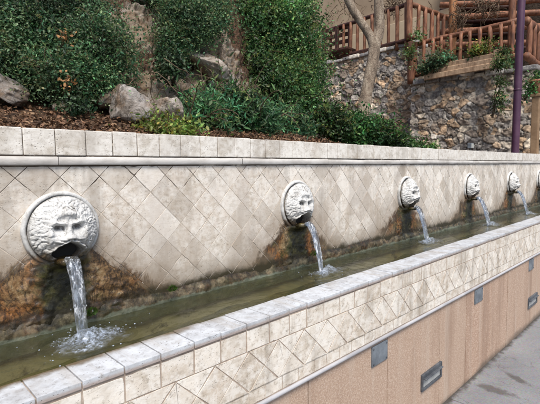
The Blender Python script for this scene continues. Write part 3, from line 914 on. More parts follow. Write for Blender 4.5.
# ------------------------------------------------------------------ plinth fittings
def plate(x0, x1, label):
    t = empty('cover_plate', ((x0+x1)/2, YF, .565), label, 'cover plate', 'metal cover plates under the trough edge')
    mb = MB(); mb.box((x0, YF-.006, .562), (x1, YF+.010, .668), .002); pl_ = mb.build('plate', M['steel'], t)
    for px in (x0+.012, x1-.012):
        for pz in (.574, .656): mb = MB(); mb.tube([(px, YF-.0095, pz), (px, YF-.003, pz)], .004, 8); mb.build('screw', M['darksteel'], pl_)
PL = ['nearest square grey metal cover plate under the trough edge', 'second square grey metal cover plate along the pink base',
      'third square grey metal cover plate, far along the pink base near the right edge', 'fourth grey metal cover plate beyond the right edge']
for k, (a, b) in enumerate([(1.86, 2.012), (3.27, 3.43), (4.67, 4.83), (6.08, 6.24)]): plate(a, b, PL[k])

def wall_light(x0, x1, z0, z1, label):
    t = empty('recessed_wall_light', ((x0+x1)/2, YF, z0), label, 'wall light', 'recessed lights in the pink base')
    mb = MB(); f = .016
    for lo, hi in (((x0, YF-.012, z0), (x0+f, YF+.01, z1)), ((x1-f, YF-.012, z0), (x1, YF+.01, z1)),
                   ((x0+f+.0005, YF-.012, z1-f*1.6), (x1-f-.0005, YF+.01, z1)), ((x0+f+.0005, YF-.012, z0), (x1-f-.0005, YF+.01, z0+f))):
        mb.box(lo, hi, .003)
    mb.build('frame', M['darksteel'], t)
    mb = MB(); mb.box((x0+f+.001, YF-.004, z0+f+.001), (x1-f-.001, YF+.008, z1-f*1.6-.001), .001); mb.build('cover', M['lampglass'], t)
    mb = MB(); mb.beam((x0+f, YF-.017, z1-.028), (x1-f, YF-.017, z1-.028), .022, .008, .002); mb.build('hood', M['darksteel'], t)
wall_light(2.42, 2.70, .212, .318, 'nearer recessed grey light box low in the pink base')
wall_light(4.68, 5.00, .178, .285, 'farther recessed grey light box low in the pink base at the right edge')

# ------------------------------------------------------------------ ground
gr = MB(); 
V = [(-80, -80, 0), (80, -80, 0), (80, 80, 0), (-80, 80, 0)]
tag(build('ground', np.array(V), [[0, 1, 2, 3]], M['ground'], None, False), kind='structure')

# ------------------------------------------------------------------ hillside behind the wall
def cliff_y(x): return 2.72+.30*np.clip(x, -3, 20)+.45*sstep(2.6, 1.2, x)+.035*np.clip(x, 0, 20)**2
def hill_z(x, y):
    t = np.maximum(y-2.0, 0); tc = cliff_y(x)-2.0+.35*fbm(x*.9, y*.3, 0, 4, 101)
    base = 1.66+(.30-.26*sstep(3.0, 5.0, x))*np.minimum(t, tc)
    c = sstep(0, 1, (t-tc)/1.35)
    z = base+c*2.5+.45*np.maximum(t-tc-.6, 0)
    return z, c
nx, ny = 420, 300
xs = np.concatenate([np.linspace(-5, .3, 90), np.linspace(.32, 4.2, 330), np.linspace(4.25, 9.35, 100)]); ys = np.concatenate([np.linspace(2.0, 5.2, 300), np.linspace(5.22, 8, 90), np.linspace(8.05, 16, 60)]); nx, ny = len(xs), len(ys)
Xg, Yg = np.meshgrid(xs, ys, indexing='ij')
Zg, c = hill_z(Xg, Yg)
bump = fbm(Xg*1.7, Yg*1.7, Zg*1.7, 5, 103); rid = 1-np.abs(fbm(Xg*2.3, Yg*2.3, Zg*1.1, 4, 105))*2
amp = .06+.22*c
q1, q2, qa, qb = voro(Xg*2.6+.6*fbm(Xg*3, Zg*3, 0, 3, 131), Zg*3.4+.6*fbm(Xg*3, Zg*3, 4, 3, 132), 133)
blk = (sstep(.0, .25, q2-q1)*(.3+qa)-.45)*sstep(.05, .4, c)
fine = fbm(Xg*9, Zg*9, Yg*9, 5, 135)
Zg = Zg+amp*bump+.10*c*(rid-.5)+.05*fine*(.3+c)
Yg2 = Yg-.20*c*bump-.16*blk-.07*fine*c
Yg2 = np.maximum(Yg2, 2.0+(Yg-2)*.0)
tag(build('hillside', np.stack([Xg, Yg2, Zg], 2).reshape(-1, 3), grid_faces(nx, ny), M['hill'], None, True, {'col': np.clip(.10+.30*c+.75*c*(qa-.35)+.5*blk, 0, 1).ravel()}), kind='structure')

def rock(px, py, depth, rx, rz, seed, label, tint=(1, 1, 1), ry=None, rot=0.0):
    c = at(px, py, depth+.17)
    bm = bmesh.new(); bmesh.ops.create_icosphere(bm, subdivisions=5, radius=1); bm.verts.index_update()
    V = np.array([v.co[:] for v in bm.verts]); F = [[v.index for v in f.verts] for f in bm.faces]; bm.free()
    s = seed*3.7
    # faceted boulder: cut by random planes, then roughened
    rg = np.random.default_rng(seed)
    d = np.ones(len(V))
    for k in range(20):
        nrm = rg.normal(size=3); nrm /= np.linalg.norm(nrm); off = rg.uniform(.50, .92)
        dot = V@nrm; d = np.minimum(d, np.where(dot > 1e-3, off/np.maximum(dot, 1e-3), 9))
    V = V*d[:, None]
    V = V*(1+.16*fbm(V[:, 0]*2.2+s, V[:, 1]*2.2, V[:, 2]*2.2, 5, 111)+.07*(1-2*np.abs(fbm(V[:, 0]*4+s, V[:, 1]*4, V[:, 2]*4, 4, 113))))[:, None]
    V = V*(1+.035*fbm(V[:, 0]*13+s, V[:, 1]*13, V[:, 2]*13, 4, 115))[:, None]*np.array([rx, ry or rx*.8, rz])
    # lay the stone's broad face toward the fountain
    a = rot; Rz = np.array([[math.cos(YAW-math.pi/2), -math.sin(YAW-math.pi/2), 0], [math.sin(YAW-math.pi/2), math.cos(YAW-math.pi/2), 0], [0, 0, 1]])
    Ry = np.array([[math.cos(a), 0, math.sin(a)], [0, 1, 0], [-math.sin(a), 0, math.cos(a)]])
    V = (Rz@(Ry@V.T)).T+c
    o = build('boulder', V, F, M['rock'], None, True, {'col': np.tile(np.array(tint, float), (len(V), 1))})
    tag(o, label, 'rock', 'boulders on the slope behind the wall')

rock(128, 110, 2.8, .17, .17, 1, 'large pale cracked boulder just behind the coping', (1, 1, 1.03), rot=.3)
rock(110, 99, 2.85, .16, .05, 15, 'flat pale rock slab leaning against the large boulder', (1.05, 1.03, 1), rot=-.25)
rock(66, 112, 2.65, .085, .05, 2, 'small pale rock among the brown fallen leaves', (1, .97, .92), rot=.6)
rock(6, 90, 2.6, .20, .09, 3, 'grey rock at the left edge of the photo under the shrub', (.8, .8, .82), rot=.45)
rock(163, 112, 2.95, .16, .17, 4, 'rough grey rock to the right of the large boulder', (.92, .88, .84))
rock(208, 68, 3.85, .36, .12, 5, 'long pale slanting rock below the upper shrub', (1.12, 1.08, 1.04), rot=.6)
# steep outcrop of earth and rock between the shrubs
nu, nv = 300, 300
Ug, Vg = np.meshgrid(np.linspace(0, 1, nu), np.linspace(0, 1, nv), indexing='ij')
k00, k10, k01, k11 = at(98, 136, 2.85), at(262, 136, 4.3), at(98, -30, 4.5), at(262, -30, 6.0)
Pg = (k00[None, None]*((1-Ug)*(1-Vg))[..., None]+k10*(Ug*(1-Vg))[..., None]+k01*((1-Ug)*Vg)[..., None]+k11*(Ug*Vg)[..., None])
Pg = Pg+(_f*1.6)[None, None]*(Ug**5)[..., None]
nrm = np.cross(k10-k00, k01-k00); nrm /= np.linalg.norm(nrm)
if nrm@_f > 0: nrm = -nrm
X_, Y_, Z_ = Pg[..., 0], Pg[..., 1], Pg[..., 2]
wx, wz = .45*fbm(X_*3, Z_*3, Y_*3, 4, 141), .45*fbm(X_*3, Z_*3, Y_*3+7, 4, 142)
q1, q2, qa, qb = voro(X_*3.1+wx+.9*Z_, Z_*3.6+wz-.5*X_, 143)
p1, p2, pa, pb = voro(X_*9+2*wx, Z_*10+2*wz, 145)
lo = fbm(X_*1.6, Z_*1.6, Y_*1.6, 4, 147); fi = fbm(X_*11, Z_*11, Y_*11, 5, 149)
def spot(px, py, rx, ry): return np.exp(-((98+164*Ug-px)/rx)**2-((136-166*Vg-py)/ry)**2)
rockw = np.clip(.28+1.1*spot(144, 36, 18, 26)+1.1*spot(208, 66, 34, 22)+.9*spot(168, 104, 34, 20)+.5*spot(235, 100, 26, 16)-.7*spot(158, 76, 26, 13)+1.0*lo+.5*(qa-.5), 0, 1)
dsp = .17*sstep(0, .3, q2-q1)*(qa-.25)*rockw+.05*sstep(0, .3, p2-p1)*(pa-.3)*(.4+rockw)+.10*lo+.09*fi+.035*np.abs(fbm(X_*24, Z_*24, Y_*24, 4, 151))
Pg = Pg+nrm*dsp[..., None]
crev = sstep(.10, .0, q2-q1)*.55*rockw+sstep(.08, 0, p2-p1)*.3
tone = np.stack([rockw*np.clip(1-crev, 0, 1), qb, np.clip(.5+fi, 0, 1)], 2)
def mat_outcrop():
    N = NT('earth_and_rock_outcrop'); p = N.pos(); t = N.xyz(N.attr('col'))
    n1 = N.noise(p, 7, 8, .72, .6); n2 = N.noise(p, 34, 7, .75, .3)
    rk = N.ramp(n1, [(.34, (.09, .064, .045)), (.44, (.28, .22, .17)), (.54, (.45, .40, .345)), (.68, (.68, .645, .60))])
    rk = N.mix(N.math('MULTIPLY', t[1], .45), rk, (.45, .30, .17))
    so = N.ramp(n2, [(.32, (.022, .013, .009)), (.48, (.10, .052, .03)), (.58, (.19, .105, .06)), (.7, (.34, .23, .15))])
    f = N.math('ADD', t[0], N.math('MULTIPLY', N.math('SUBTRACT', n1, .5), .9))
    c = N.mix(N.mapr(f, .34, .52), so, rk)
    c = N.mix(N.mapr(n2, .30, .46, .6, 0), c, (.045, .032, .024))
    N.principled(c, .92, N.bump(N.math('ADD', N.math('ADD', n2, n1), N.noise(p, 90, 5, .75)), 1.0, .025)); return N.m
ro = build('rock_outcrop', Pg.reshape(-1, 3), grid_faces(nu, nv), mat_outcrop(), None, True, {'col': tone.reshape(-1, 3)})
tag(ro, 'steep bank of reddish earth and pale rock between the two upper shrubs', 'rock face')
for k, (px, py, d, s_) in enumerate([(318, 128, 6.6, .14), (332, 136, 6.8, .12), (326, 118, 7.2, .13), (340, 122, 7.4, .10)]):
    rock(px, py, d, s_*1.3, s_, 20+k, ['pale stone at the foot of the low green hedge', 'grey stone low behind the coping left of the hedge',
         'grey stone above the low stones left of the hedge', 'small stone near the foot of the tree'][k], (.9, .88, .85))

# ------------------------------------------------------------------ foliage
def leaf_mesh(P, D, Nn, L, W, C):
    """pointed oval folded leaves. P base, D direction, Nn normal (n,3); L, W (n)"""
    n = len(P)
    D = D/np.linalg.norm(D, axis=1)[:, None]
    Sd = np.cross(D, Nn); Sd /= np.linalg.norm(Sd, axis=1)[:, None]+1e-9
    Up = np.cross(Sd, D)
    L = L[:, None]; W = W[:, None]
    v = [P, P+D*L*.35-Sd*W*.5+Up*W*.12, P+D*L*.72-Sd*W*.40+Up*W*.08, P+D*L-Up*L*.10, P+D*L*.72+Sd*W*.40+Up*W*.08, P+D*L*.35+Sd*W*.5+Up*W*.12]
    V = np.stack(v, 1).reshape(-1, 3)
    b = np.arange(n)[:, None]*6
    F = np.concatenate([b+np.array([[0, 1, 2, 3]]), b+np.array([[0, 3, 4, 5]])], 0)
    return V, F, np.repeat(C, 6, 0)

def rand_dirs(n, g): 
    v = g.normal(size=(n, 3)); return v/np.linalg.norm(v, axis=1)[:, None]

def foliage(lobes, n, L, cols, seed, clump=26, crad=.075, aspect=.5, droop=0.0, shell=.62):
    """lobes: list of (centre, radii). leaves gathered in clumps on and inside the lobes"""
    g = np.random.default_rng(seed)
    vol = np.array([np.prod(np.array(r))**(2/3) for _, r in lobes]); vol = vol/vol.sum()
    nc = n//clump
    li = g.choice(len(lobes), nc, p=vol)
    Cn = np.array([l[0] for l in lobes])[li]; Rd = np.array([l[1] for l in lobes])[li]
    d = rand_dirs(nc, g); q = g.uniform(shell, 1.0, nc)**1.0*(1+.45*fbm(d[:, 0]*3+li*5, d[:, 1]*3, d[:, 2]*3, 3, seed))
    cc = Cn+d*Rd*q[:, None]
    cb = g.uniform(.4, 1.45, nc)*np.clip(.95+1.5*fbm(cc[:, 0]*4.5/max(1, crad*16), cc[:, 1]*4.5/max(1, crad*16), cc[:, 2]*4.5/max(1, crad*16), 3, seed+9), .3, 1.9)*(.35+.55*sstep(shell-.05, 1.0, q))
    li2 = np.repeat(np.arange(nc), clump); m = len(li2)
    P = cc[li2]+g.normal(0, crad, (m, 3))*np.array([1, 1, .8])
    stray = g.random(m) < .10; P = P+stray[:, None]*(g.normal(0, 1.6*crad, (m, 3))+d[li2]*crad*1.2)
    D = d[li2]*.6+rand_dirs(m, g)*.9; D[:, 2] -= droop
    Nn = d[li2]*.7+rand_dirs(m, g)*.7+np.array([0, 0, .5])
    Ls = L*g.uniform(.5, 1.4, m)*np.repeat(g.uniform(.75, 1.25, nc), clump); Ws = Ls*aspect*g.uniform(.8, 1.2, m)
    cols = np.array(cols, float); k = g.random(m)*(len(cols)-1); k0 = np.clip(k.astype(int), 0, len(cols)-2); fr = (k-k0)[:, None]
    hue = np.stack([1+.9*np.clip(g.normal(0, .35, nc), -.4, .9), np.ones(nc), 1-.25*np.clip(g.normal(0, .5, nc), -.6, 1)], 1)[li2]
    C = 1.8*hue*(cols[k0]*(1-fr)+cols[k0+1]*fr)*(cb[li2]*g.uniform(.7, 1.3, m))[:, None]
    return leaf_mesh(P, D, Nn, Ls, Ws, C)

def shoots(lobes, n, L, cols, seed, aspect, length):
    g = np.random.default_rng(seed+900); mb = MB(); P = []; D = []; Nn = []; Ls = []; C = []
    cols = np.array(cols, float)
    for k in range(n):
        l = lobes[g.integers(len(lobes))]; d = rand_dirs(1, g)[0]
        if d@_f > .3: d = d-1.6*(d@_f)*_f
        if d[2] < -.2: d[2] *= -.5
        d /= np.linalg.norm(d)
        p = l[0]+d*l[1]*.85; q = d*.8+np.array([0, 0, .45])+g.normal(0, .35, 3); pts = [p.copy()]
        ln = length*g.uniform(.5, 1.3); tone = cols[-1]*g.uniform(.8, 1.5)*np.array([g.uniform(.9, 1.5), 1, .8])
        for j in range(7):
            q = q/np.linalg.norm(q)+g.normal(0, .14, 3)+np.array([0, 0, -.05*j]); q /= np.linalg.norm(q); p = p+q*ln/7; pts.append(p.copy())
            for sgn in (-1, 1):
                sd = np.cross(q, g.normal(size=3)); sd /= np.linalg.norm(sd)
                P.append(p); D.append(q*.6+sd*.9); Nn.append(np.array([0, 0, .8])+g.normal(0, .5, 3)); Ls.append(L*g.uniform(.5, 1.35)*(1-.05*j)); C.append(tone*g.uniform(.75, 1.25))
        mb.tube(pts, np.linspace(.0035, .0012, 8)*max(1, L/.026), 5, caps=False)
    Ls = np.array(Ls)
    return mb, leaf_mesh(np.array(P), np.array(D), np.array(Nn), Ls, Ls*aspect, np.array(C))

def shrub(name, lobes_px, n, L, cols, seed, label, cat='shrub', group=None, stems=10, deep=None, **kw):
    """lobes_px: (px, py, depth, rx_px, ry_px) -> ellipsoid lobes in the world"""
    lobes = []
    for (px, py, dep, rx, ry) in lobes_px:
        c = at(px, py, dep); sx = rx*dep/FPX; sz = ry*dep/FPX
        lobes.append((c, np.array([sx, min(sx, sz)*(deep or .8)+.02, sz])))
    zmin = min(l[0][2]-l[1][2] for l in lobes); cm = np.mean([l[0] for l in lobes], 0)
    root = np.array([cm[0]+.1, cm[1]+.15, zmin-.05])
    t = empty(name, root, label, cat, group)
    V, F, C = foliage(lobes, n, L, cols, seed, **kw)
    spray = min(150, n//260)
    if spray > 8:
        sm, (V2, F2, C2) = shoots(lobes, spray, L*1.1, cols, seed, kw.get('aspect', .5), L*7)
        F = np.concatenate([F, F2+len(V)], 0); V = np.concatenate([V, V2], 0); C = np.concatenate([C, C2], 0)
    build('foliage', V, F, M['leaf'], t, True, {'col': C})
    g = np.random.default_rng(seed+500); mb = sm if spray > 8 else MB()
    for k in range(stems):
        l = lobes[k % len(lobes)]
        e = l[0]+rand_dirs(1, g)[0]*l[1]*.9
        mid = (root+e)/2+g.normal(0, .05, 3)+np.array([0, .05, .03])
        ts = np.linspace(0, 1, 9)[:, None]
        pts = (1-ts)**2*root+2*ts*(1-ts)*mid+ts**2*e+g.normal(0, .006, (9, 3))
        mb.tube(pts, np.linspace(.012, .003, 9), 6)
    mb.build('stems', M['stem'], t, True)
    return t, lobes

DG = [(.034, .078, .036), (.058, .118, .052), (.095, .17, .078), (.15, .24, .115)]
MG = [(.025, .07, .024), (.048, .12, .038), (.085, .18, .055), (.15, .26, .09)]
shrub('evergreen_shrub', [(40, 40, 3.1, 62, 48), (100, 52, 3.05, 34, 42), (20, 62, 2.95, 48, 30), (75, 80, 2.9, 40, 24), (10, 10, 3.3, 60, 40), (70, 8, 3.3, 45, 30), (-55, 30, 3.2, 40, 60), (8, 30, 3.1, 40, 44), (4, 66, 2.95, 30, 22)],
      150000, .019, DG, 201, 'big dark evergreen shrub filling the upper left corner of the photo', group='shrubs on the slope', crad=.055, shell=.4)
shrub('evergreen_shrub', [(188, 18, 3.9, 25, 23), (207, 12, 4.1, 18, 19), (174, 42, 3.8, 12, 13), (190, -8, 4.2, 36, 14), (150, -8, 4.3, 18, 8)],
      62000, .0205, DG, 202, 'grey green shrub overhanging the rock at the top centre left', group='shrubs on the slope', crad=.06)
shrub('evergreen_shrub', [(172, 66, 3.5, 14, 9)], 1500, .026, DG, 212, 'small leafy tuft hanging on the rock under the overhanging shrub', group='shrubs on the slope', crad=.04, stems=4)
shrub('climbing_bush', [(262, 30, 6.3, 38, 44), (295, 45, 6.4, 26, 42), (255, 75, 6.0, 26, 32), (285, 90, 6.0, 32, 26), (278, 5, 6.7, 40, 26), (310, 75, 6.2, 12, 24), (240, 45, 6.4, 16, 36)],
      80000, .037, MG, 203, 'tall bright green leafy bush climbing left of the timber fence', group='shrubs on the slope', crad=.11)
shrub('ferny_bush', [(215, 118, 3.6, 42, 20), (255, 122, 3.9, 34, 16), (190, 128, 3.4, 22, 9), (285, 125, 4.6, 26, 15), (235, 104, 3.9, 26, 12)],
      13000, .050, [(.035, .10, .045), (.065, .16, .07), (.12, .23, .10)], 204, 'low feathery green bush just behind the coping at centre left', group='shrubs on the slope', aspect=.28, crad=.06)
shrub('ground_shrub', [(330, 120, 6.2, 24, 10), (300, 102, 6.0, 22, 10), (295, 132, 5.4, 20, 9)],
      7000, .045, MG, 205, 'low green ground cover between the climbing bush and the hedge', group='shrubs on the slope', crad=.08)
shrub('low_hedge', [(352, 130, 6.7, 30, 14), (378, 134, 6.9, 24, 13), (398, 141, 7.0, 14, 6), (335, 124, 6.9, 18, 8)],
      11000, .045, [(.025, .08, .025), (.042, .12, .033), (.07, .17, .05)], 206, 'low dense green hedge at the foot of the tree', group='shrubs on the slope', crad=.07)
shrub('weed_tuft', [(415, 146, 7.2, 12, 4), (432, 147, 7.4, 8, 3)], 1200, .04, MG, 207, 'thin strip of weeds at the foot of the stone wall', 'weeds', crad=.04, stems=4)
shrub('weed_tuft', [(165, 127, 2.9, 20, 9), (185, 132, 2.9, 16, 6), (150, 131, 2.8, 12, 6)],
      1500, .030, [(.13, .19, .035), (.22, .28, .06), (.30, .33, .10)], 208, 'sparse yellow green weeds in front of the large boulder', 'weeds', aspect=.42, crad=.05, stems=14, clump=8)
shrub('weed_tuft', [(76, 106, 2.7, 13, 5)], 500, .026, DG, 209, 'small dark green sprig under the big left shrub', 'weeds', crad=.03, stems=4)

for PM, dd, LM, CM, lab, loc in MOSS:
    V, F, CC = leaf_mesh(PM, dd+np.array([0, 0, .5]), dd+np.array([.3, -.6, .5]), LM, LM*.5, CM)
    t = empty('moss_tuft', loc, lab, 'moss', 'moss tufts along the waterline')
    build('leaves', V, F, M['leaf'], t, True, {'col': CC})

# dry leaves caught in the big shrub, and the litter on the slope
g = np.random.default_rng(31); n = 24000
lx = g.uniform(-1.2, 3.4, n); ly = 2.04+np.abs(g.normal(0, .55, n))
lz, cc = hill_z(lx, ly); b_ = fbm(lx*1.7, ly*1.7, lz*1.7, 5, 103); lz = lz+(.06+.22*cc)*b_+g.uniform(.0, .03, n); ly2 = ly-.2*cc*b_
keep = (cc < .75) | (g.random(n) < .45)
P = np.stack([lx, ly2, lz], 1)[keep]; m = len(P)
cols = np.array([(.05, .026, .014), (.11, .055, .028), (.19, .10, .055), (.28, .175, .10)])
C = cols[g.integers(0, 4, m)]*g.uniform(.6, 1.3, (m, 1))
D = rand_dirs(m, g)*np.array([1, 1, .45]); Nn = np.array([0, -.3, 1])+g.normal(0, .45, (m, 3))
Ls = g.uniform(.012, .034, m)
V, F, CC = leaf_mesh(P, D, Nn, Ls, Ls*.55, C)
tag(build('leaf_litter', V, F, M['dryleaf'], None, True, {'col': CC}), 'brown fallen leaves covering the slope behind the coping', 'leaf litter', None, 'stuff')
for k, (px, py, dep, lab) in enumerate([(64, 38, 2.78, 'upper sprig of orange dead leaves on the big left shrub'), (68, 82, 2.62, 'lower sprig of orange dead leaves on the big left shrub')]):
    c = at(px, py, dep); m = 26
    P = c+g.normal(0, .022, (m, 3))*np.array([1.2, .5, 1.4]); C = np.array([(.42, .22, .09)])*g.uniform(.5, 1.2, (m, 1))
    V, F, CC = leaf_mesh(P, rand_dirs(m, g), rand_dirs(m, g), g.uniform(.02, .032, m), g.uniform(.012, .018, m), C)
    t = empty('dead_sprig', c, lab, 'dead leaves', 'dead sprigs')
    build('leaves', V, F, M['dryleaf'], t, True, {'col': CC})
    mb = MB(); mb.tube([c+np.array([.0, .10, -.06]), c+np.array([.01, .04, -.02]), c, c+np.array([-.01, -.02, .04])], [.004, .004, .003, .002], 6); mb.build('twig', M['drytwig'], t, True)
# bare roots and twigs on the bank
for k in range(9):
    c = at(g.uniform(120, 190), g.uniform(50, 100), g.uniform(3.05, 3.25)); mb = MB()
    pts = [c]
    d = g.normal(size=3); d[2] -= .6; d /= np.linalg.norm(d)
    for j in range(8):
        d = d+g.normal(0, .35, 3); d /= np.linalg.norm(d); pts.append(pts[-1]+d*.045)
    mb.tube(pts, np.linspace(.004, .0015, 9), 6)
    tag(mb.build('bare_root', M['drytwig'], None, True), 'thin bare brown root hanging on the rocky bank', 'root', 'bare roots on the rocky bank')

# ------------------------------------------------------------------ rubble retaining walls
def rubble(name, y0, y1, zb, ztop, xface, label, seed, cell=.27, lean=.05, cap=True, res=.014):
    t = empty(name, (xface+.2, (y0+y1)/2, zb), label, 'stone wall')
    ny = int((y1-y0)/res); nz = int((max(ztop)-zb)/res)
    ys = np.linspace(y0, y1, ny); fr = np.linspace(0, 1, nz)
    Yg, Fr = np.meshgrid(ys, fr, indexing='ij')
    zt = np.interp(Yg, [y0, y1], ztop)+.05*fbm(Yg*3, 0*Yg, 0, 3, seed)
    Zg = zb+(zt-zb)*Fr
    s, q = Yg/cell+.55*fbm(Yg*3.5, Zg*3.5, 0, 4, seed+1), Zg/(cell*.78)+.55*fbm(Yg*3.5, Zg*3.5, 5, 4, seed+2)
    f1, f2, a, b = voro(s, q, seed)
    e = f2-f1
    h = .016*sstep(0.0, .10, e)+.022*a*sstep(.02, .10, e)+(.05*fbm(Yg*7, Zg*7, 0, 5, seed+3)+.022*np.abs(fbm(Yg*19, Zg*19, 0, 4, seed+8)))*sstep(.0, .1, e)+.012*fbm(Yg*26, Zg*26, 0, 3, seed+9)
    pal = np.array([(.185, .18, .18), (.27, .262, .258), (.38, .355, .32), (.155, .15, .15), (.38, .29, .21), (.30, .24, .185), (.225, .22, .225), (.48, .44, .38), (.24, .21, .185), (.32, .24, .17), (.32, .315, .31)])
    C = pal[np.clip((a*len(pal)).astype(int), 0, len(pal)-1)]*(.75+.5*b)[..., None]
    mort = sstep(.13, .03, e+.08*fbm(Yg*12, Zg*12, 0, 3, seed+5))[..., None]
    gr = (1+.55*fbm(Yg*22, Zg*22, 0, 4, seed+11)+.35*fbm(Yg*6, Zg*6, 0, 3, seed+12))[..., None]
    C = C*np.array((1.10, 1.04, .97))*gr*(1-mort)+np.array((.29, .27, .24))*mort*gr
    V = np.stack([xface+lean*(Fr*2-1)-h, Yg, Zg], 2).reshape(-1, 3)
    build('stone_face', V, grid_faces(ny, nz)[:, ::-1], M['rubble'], t, True, {'col': C.reshape(-1, 3)})
    mb = MB()
    yy = y0
    while yy < y1:
        w = rng.uniform(.18, .4); zt_ = float(np.interp(yy+w/2, [y0, y1], ztop))
        k = pal[rng.integers(0, 4)]*rng.uniform(1.1, 1.7)
        mb.box((xface-.04+rng.normal(0, .03), yy+.01, zt_-.06), (xface+.5, min(yy+w, y1)-.01, zt_+.03+rng.normal(0, .018)), .025, k); yy += w
    mb.build('capstones', M['rubble'], t)
    return t

E4a = at(411, 84, 9.8); E4b = at(517, 69, 8.1)
W2X = 9.22
rubble('rubble_wall', 2.25, 4.78, 1.2, [E4b[2], E4a[2]], W2X, 'lower rubble stone retaining wall under the timber planter and balustrade', 301, .165)
U1 = at(320, 74, 13.0); U2 = at(408, 46, 10.3)
rubble('rubble_wall', 4.80, 10.2, 1.2, [U2[2], U1[2]+.05], 9.62, 'upper rubble stone retaining wall behind the tree, under the left timber fence', 302, .18)
# terraces
mb = MB(); mb.box((W2X+.12, 2.25, 0), (16, 4.78, E4a[2]-.08)); tag(mb.build('lower_terrace', M['soil']), kind='structure')
mb = MB(); mb.box((9.80, 4.785, 0), (18, 14, U2[2]-.15)); tag(mb.build('upper_terrace', M['soil']), kind='structure')

# ------------------------------------------------------------------ timber fences
def lerp(a, b, f): return np.array(a)+(np.array(b)-np.array(a))*f
def timber_fence(tl, tr_, bl, br_, n, label, mat, rail=.05, bal=.032, posts=(), ext=0.0, railmat=None):
    t = empty('timber_fence', (bl+br_)/2, label, 'fence', 'timber fences on the terraces')
    railmat = railmat or mat
    for a, b in ((tl, tr_), (bl, br_)):
        mb = MB(); mb.tube([lerp(a, b, f)+rng.normal(0, .006, 3) for f in np.linspace(0, 1, 12)], rail, 10, .12, int(rng.integers(99)), c=np.full(3, rng.uniform(.3, .8))); mb.build('rail', railmat, t, True)
    for k in range(n):
        f = (k+.5)/n
        a, b = lerp(bl, br_, f), lerp(tl, tr_, f); b = np.array([a[0], a[1], b[2]])
        a = a-np.array([0, 0, ext*(rng.random()*.4+.8)]); mb = MB()
        off = rng.normal(0, .012, 3)*np.array([1, 1, 0])
        mb.tube([lerp(a, b, q)+off*q for q in np.linspace(0, 1, 6)], bal*rng.uniform(.85, 1.15), 9, .12, k, c=np.full(3, rng.uniform(.35, 1))); mb.build('baluster', mat, t, True)
    for (px, pt, pb, dep, rad) in posts:
        a, b = at(px, pb, dep), at(px, pt, dep); b = np.array([a[0], a[1], b[2]]); mb = MB()
        mb.tube([lerp(a, b, q) for q in np.linspace(0, 1, 9)], rad, 12, .10, int(px)); mb.build('post', mat, t, True)
    return t
timber_fence(at(306, 38, 13.6), at(411, 3, 9.9), at(306, 66, 13.6), at(411, 39, 9.9), 15, 'left timber fence with dark rails above the upper stone wall, behind the tree', M['redwood'], .052, .042, ext=.22, railmat=M['darkwood'])
timber_fence(at(411, 45, 9.8), at(518, 21, 8.1), at(411, 76, 9.75), at(518, 55, 8.1), 11, 'red timber balustrade rising behind the wooden planter, left of the purple pole', M['redwood'], .05, .036, posts=[(411, 43, 84, 9.7, .085)])
timber_fence(at(414, 5, 9.95), at(451, 19, 12.2), at(414, 38, 9.95), at(451, 54, 12.2), 6, 'short upper timber fence descending to the orange post', M['redwood'], .06, .05)
timber_fence(at(526, 20, 8.3), at(552, 43, 9.6), at(526, 56, 8.3), at(552, 76, 9.6), 6, 'timber stair rail descending right of the purple pole', M['redwood'], .075, .05)

# pergola: tall posts and stacked horizontal logs
pg = empty('timber_pergola', at(455, 58, 11.3), 'timber pergola of stacked reddish logs with tall posts at the top right', 'pergola')
for px, dep, r_, mt, yb_ in ((409, 9.9, .075, 'redwood', 40), (452, 11.0, .10, 'orangewood', 57), (511, 10.2, .08, 'redwood', 50)):
    a, b = at(px, yb_, dep), at(px+2, -40, dep); b = np.array([a[0], a[1], b[2]]); mb = MB()
    mb.tube([lerp(a, b, q) for q in np.linspace(0, 1, 14)], r_, 12, .10, px); mb.build('post', M[mt], pg, True)
for k, (ya, yb) in enumerate([(-26, -34), (-12, -20), (5, 0), (18, 12), (32, 26), (45, 42)]):
    mb = MB(); a, b = at(440, ya, 11.9), at(545, yb, 10.6)
    mb.tube([lerp(a, b, q)+rng.normal(0, .004, 3) for q in np.linspace(0, 1, 12)], .075, 10, .15, 60+k, c=np.full(3, rng.uniform(.3, .9))); mb.build('beam', M['redwood'], pg, True)
    mb = MB(); a, b = at(440, ya+6, 12.4), at(545, yb+6, 11.2)
    mb.beam(a, b, .25, .06); mb.build('beam', M['darkwood'], pg, True)
mb = MB(); mb.box((13.0, 1.5, 3), (13.4, 5.6, 9)); bank = mb.build('dark_bank', simple('dark_bank', (.02, .013, .009), (.085, .058, .04), 4, .95, .9, 12, .05), None); tag(bank, kind='structure')
# dry vine clumps
def twigs(px, py, dep, rx, ry, n, seed, label):
    g = np.random.default_rng(seed); mb = MB(); c = at(px, py, dep)
    for k in range(n):
        p = c+g.normal(0, 1, 3)*np.array([rx, rx, ry])*dep/FPX*.55; d = rand_dirs(1, g)[0]; d[2] -= .3; pts = [p]
        for j in range(6):
            d = d+g.normal(0, .5, 3); d /= np.linalg.norm(d); pts.append(pts[-1]+d*.07)
        mb.tube(pts, np.linspace(.011, .004, 7), 5, caps=False)
    tag(mb.build('dry_vine', M['drytwig'], None, True), label, 'dry vine', 'dry vines on the timber terrace')
twigs(459, 18, 10.6, 5, 13, 60, 1, 'dry brown vine hanging from the orange post')
twigs(486, 6, 10.4, 12, 5, 70, 2, 'dry brown vine heaped on the pergola beams')
twigs(395, 4, 10.6, 18, 4, 60, 3, 'dry brown vine straggling over the left fence top')
twigs(345, 8, 12.5, 32, 3, 40, 4, 'dry brown vine across the beige building')

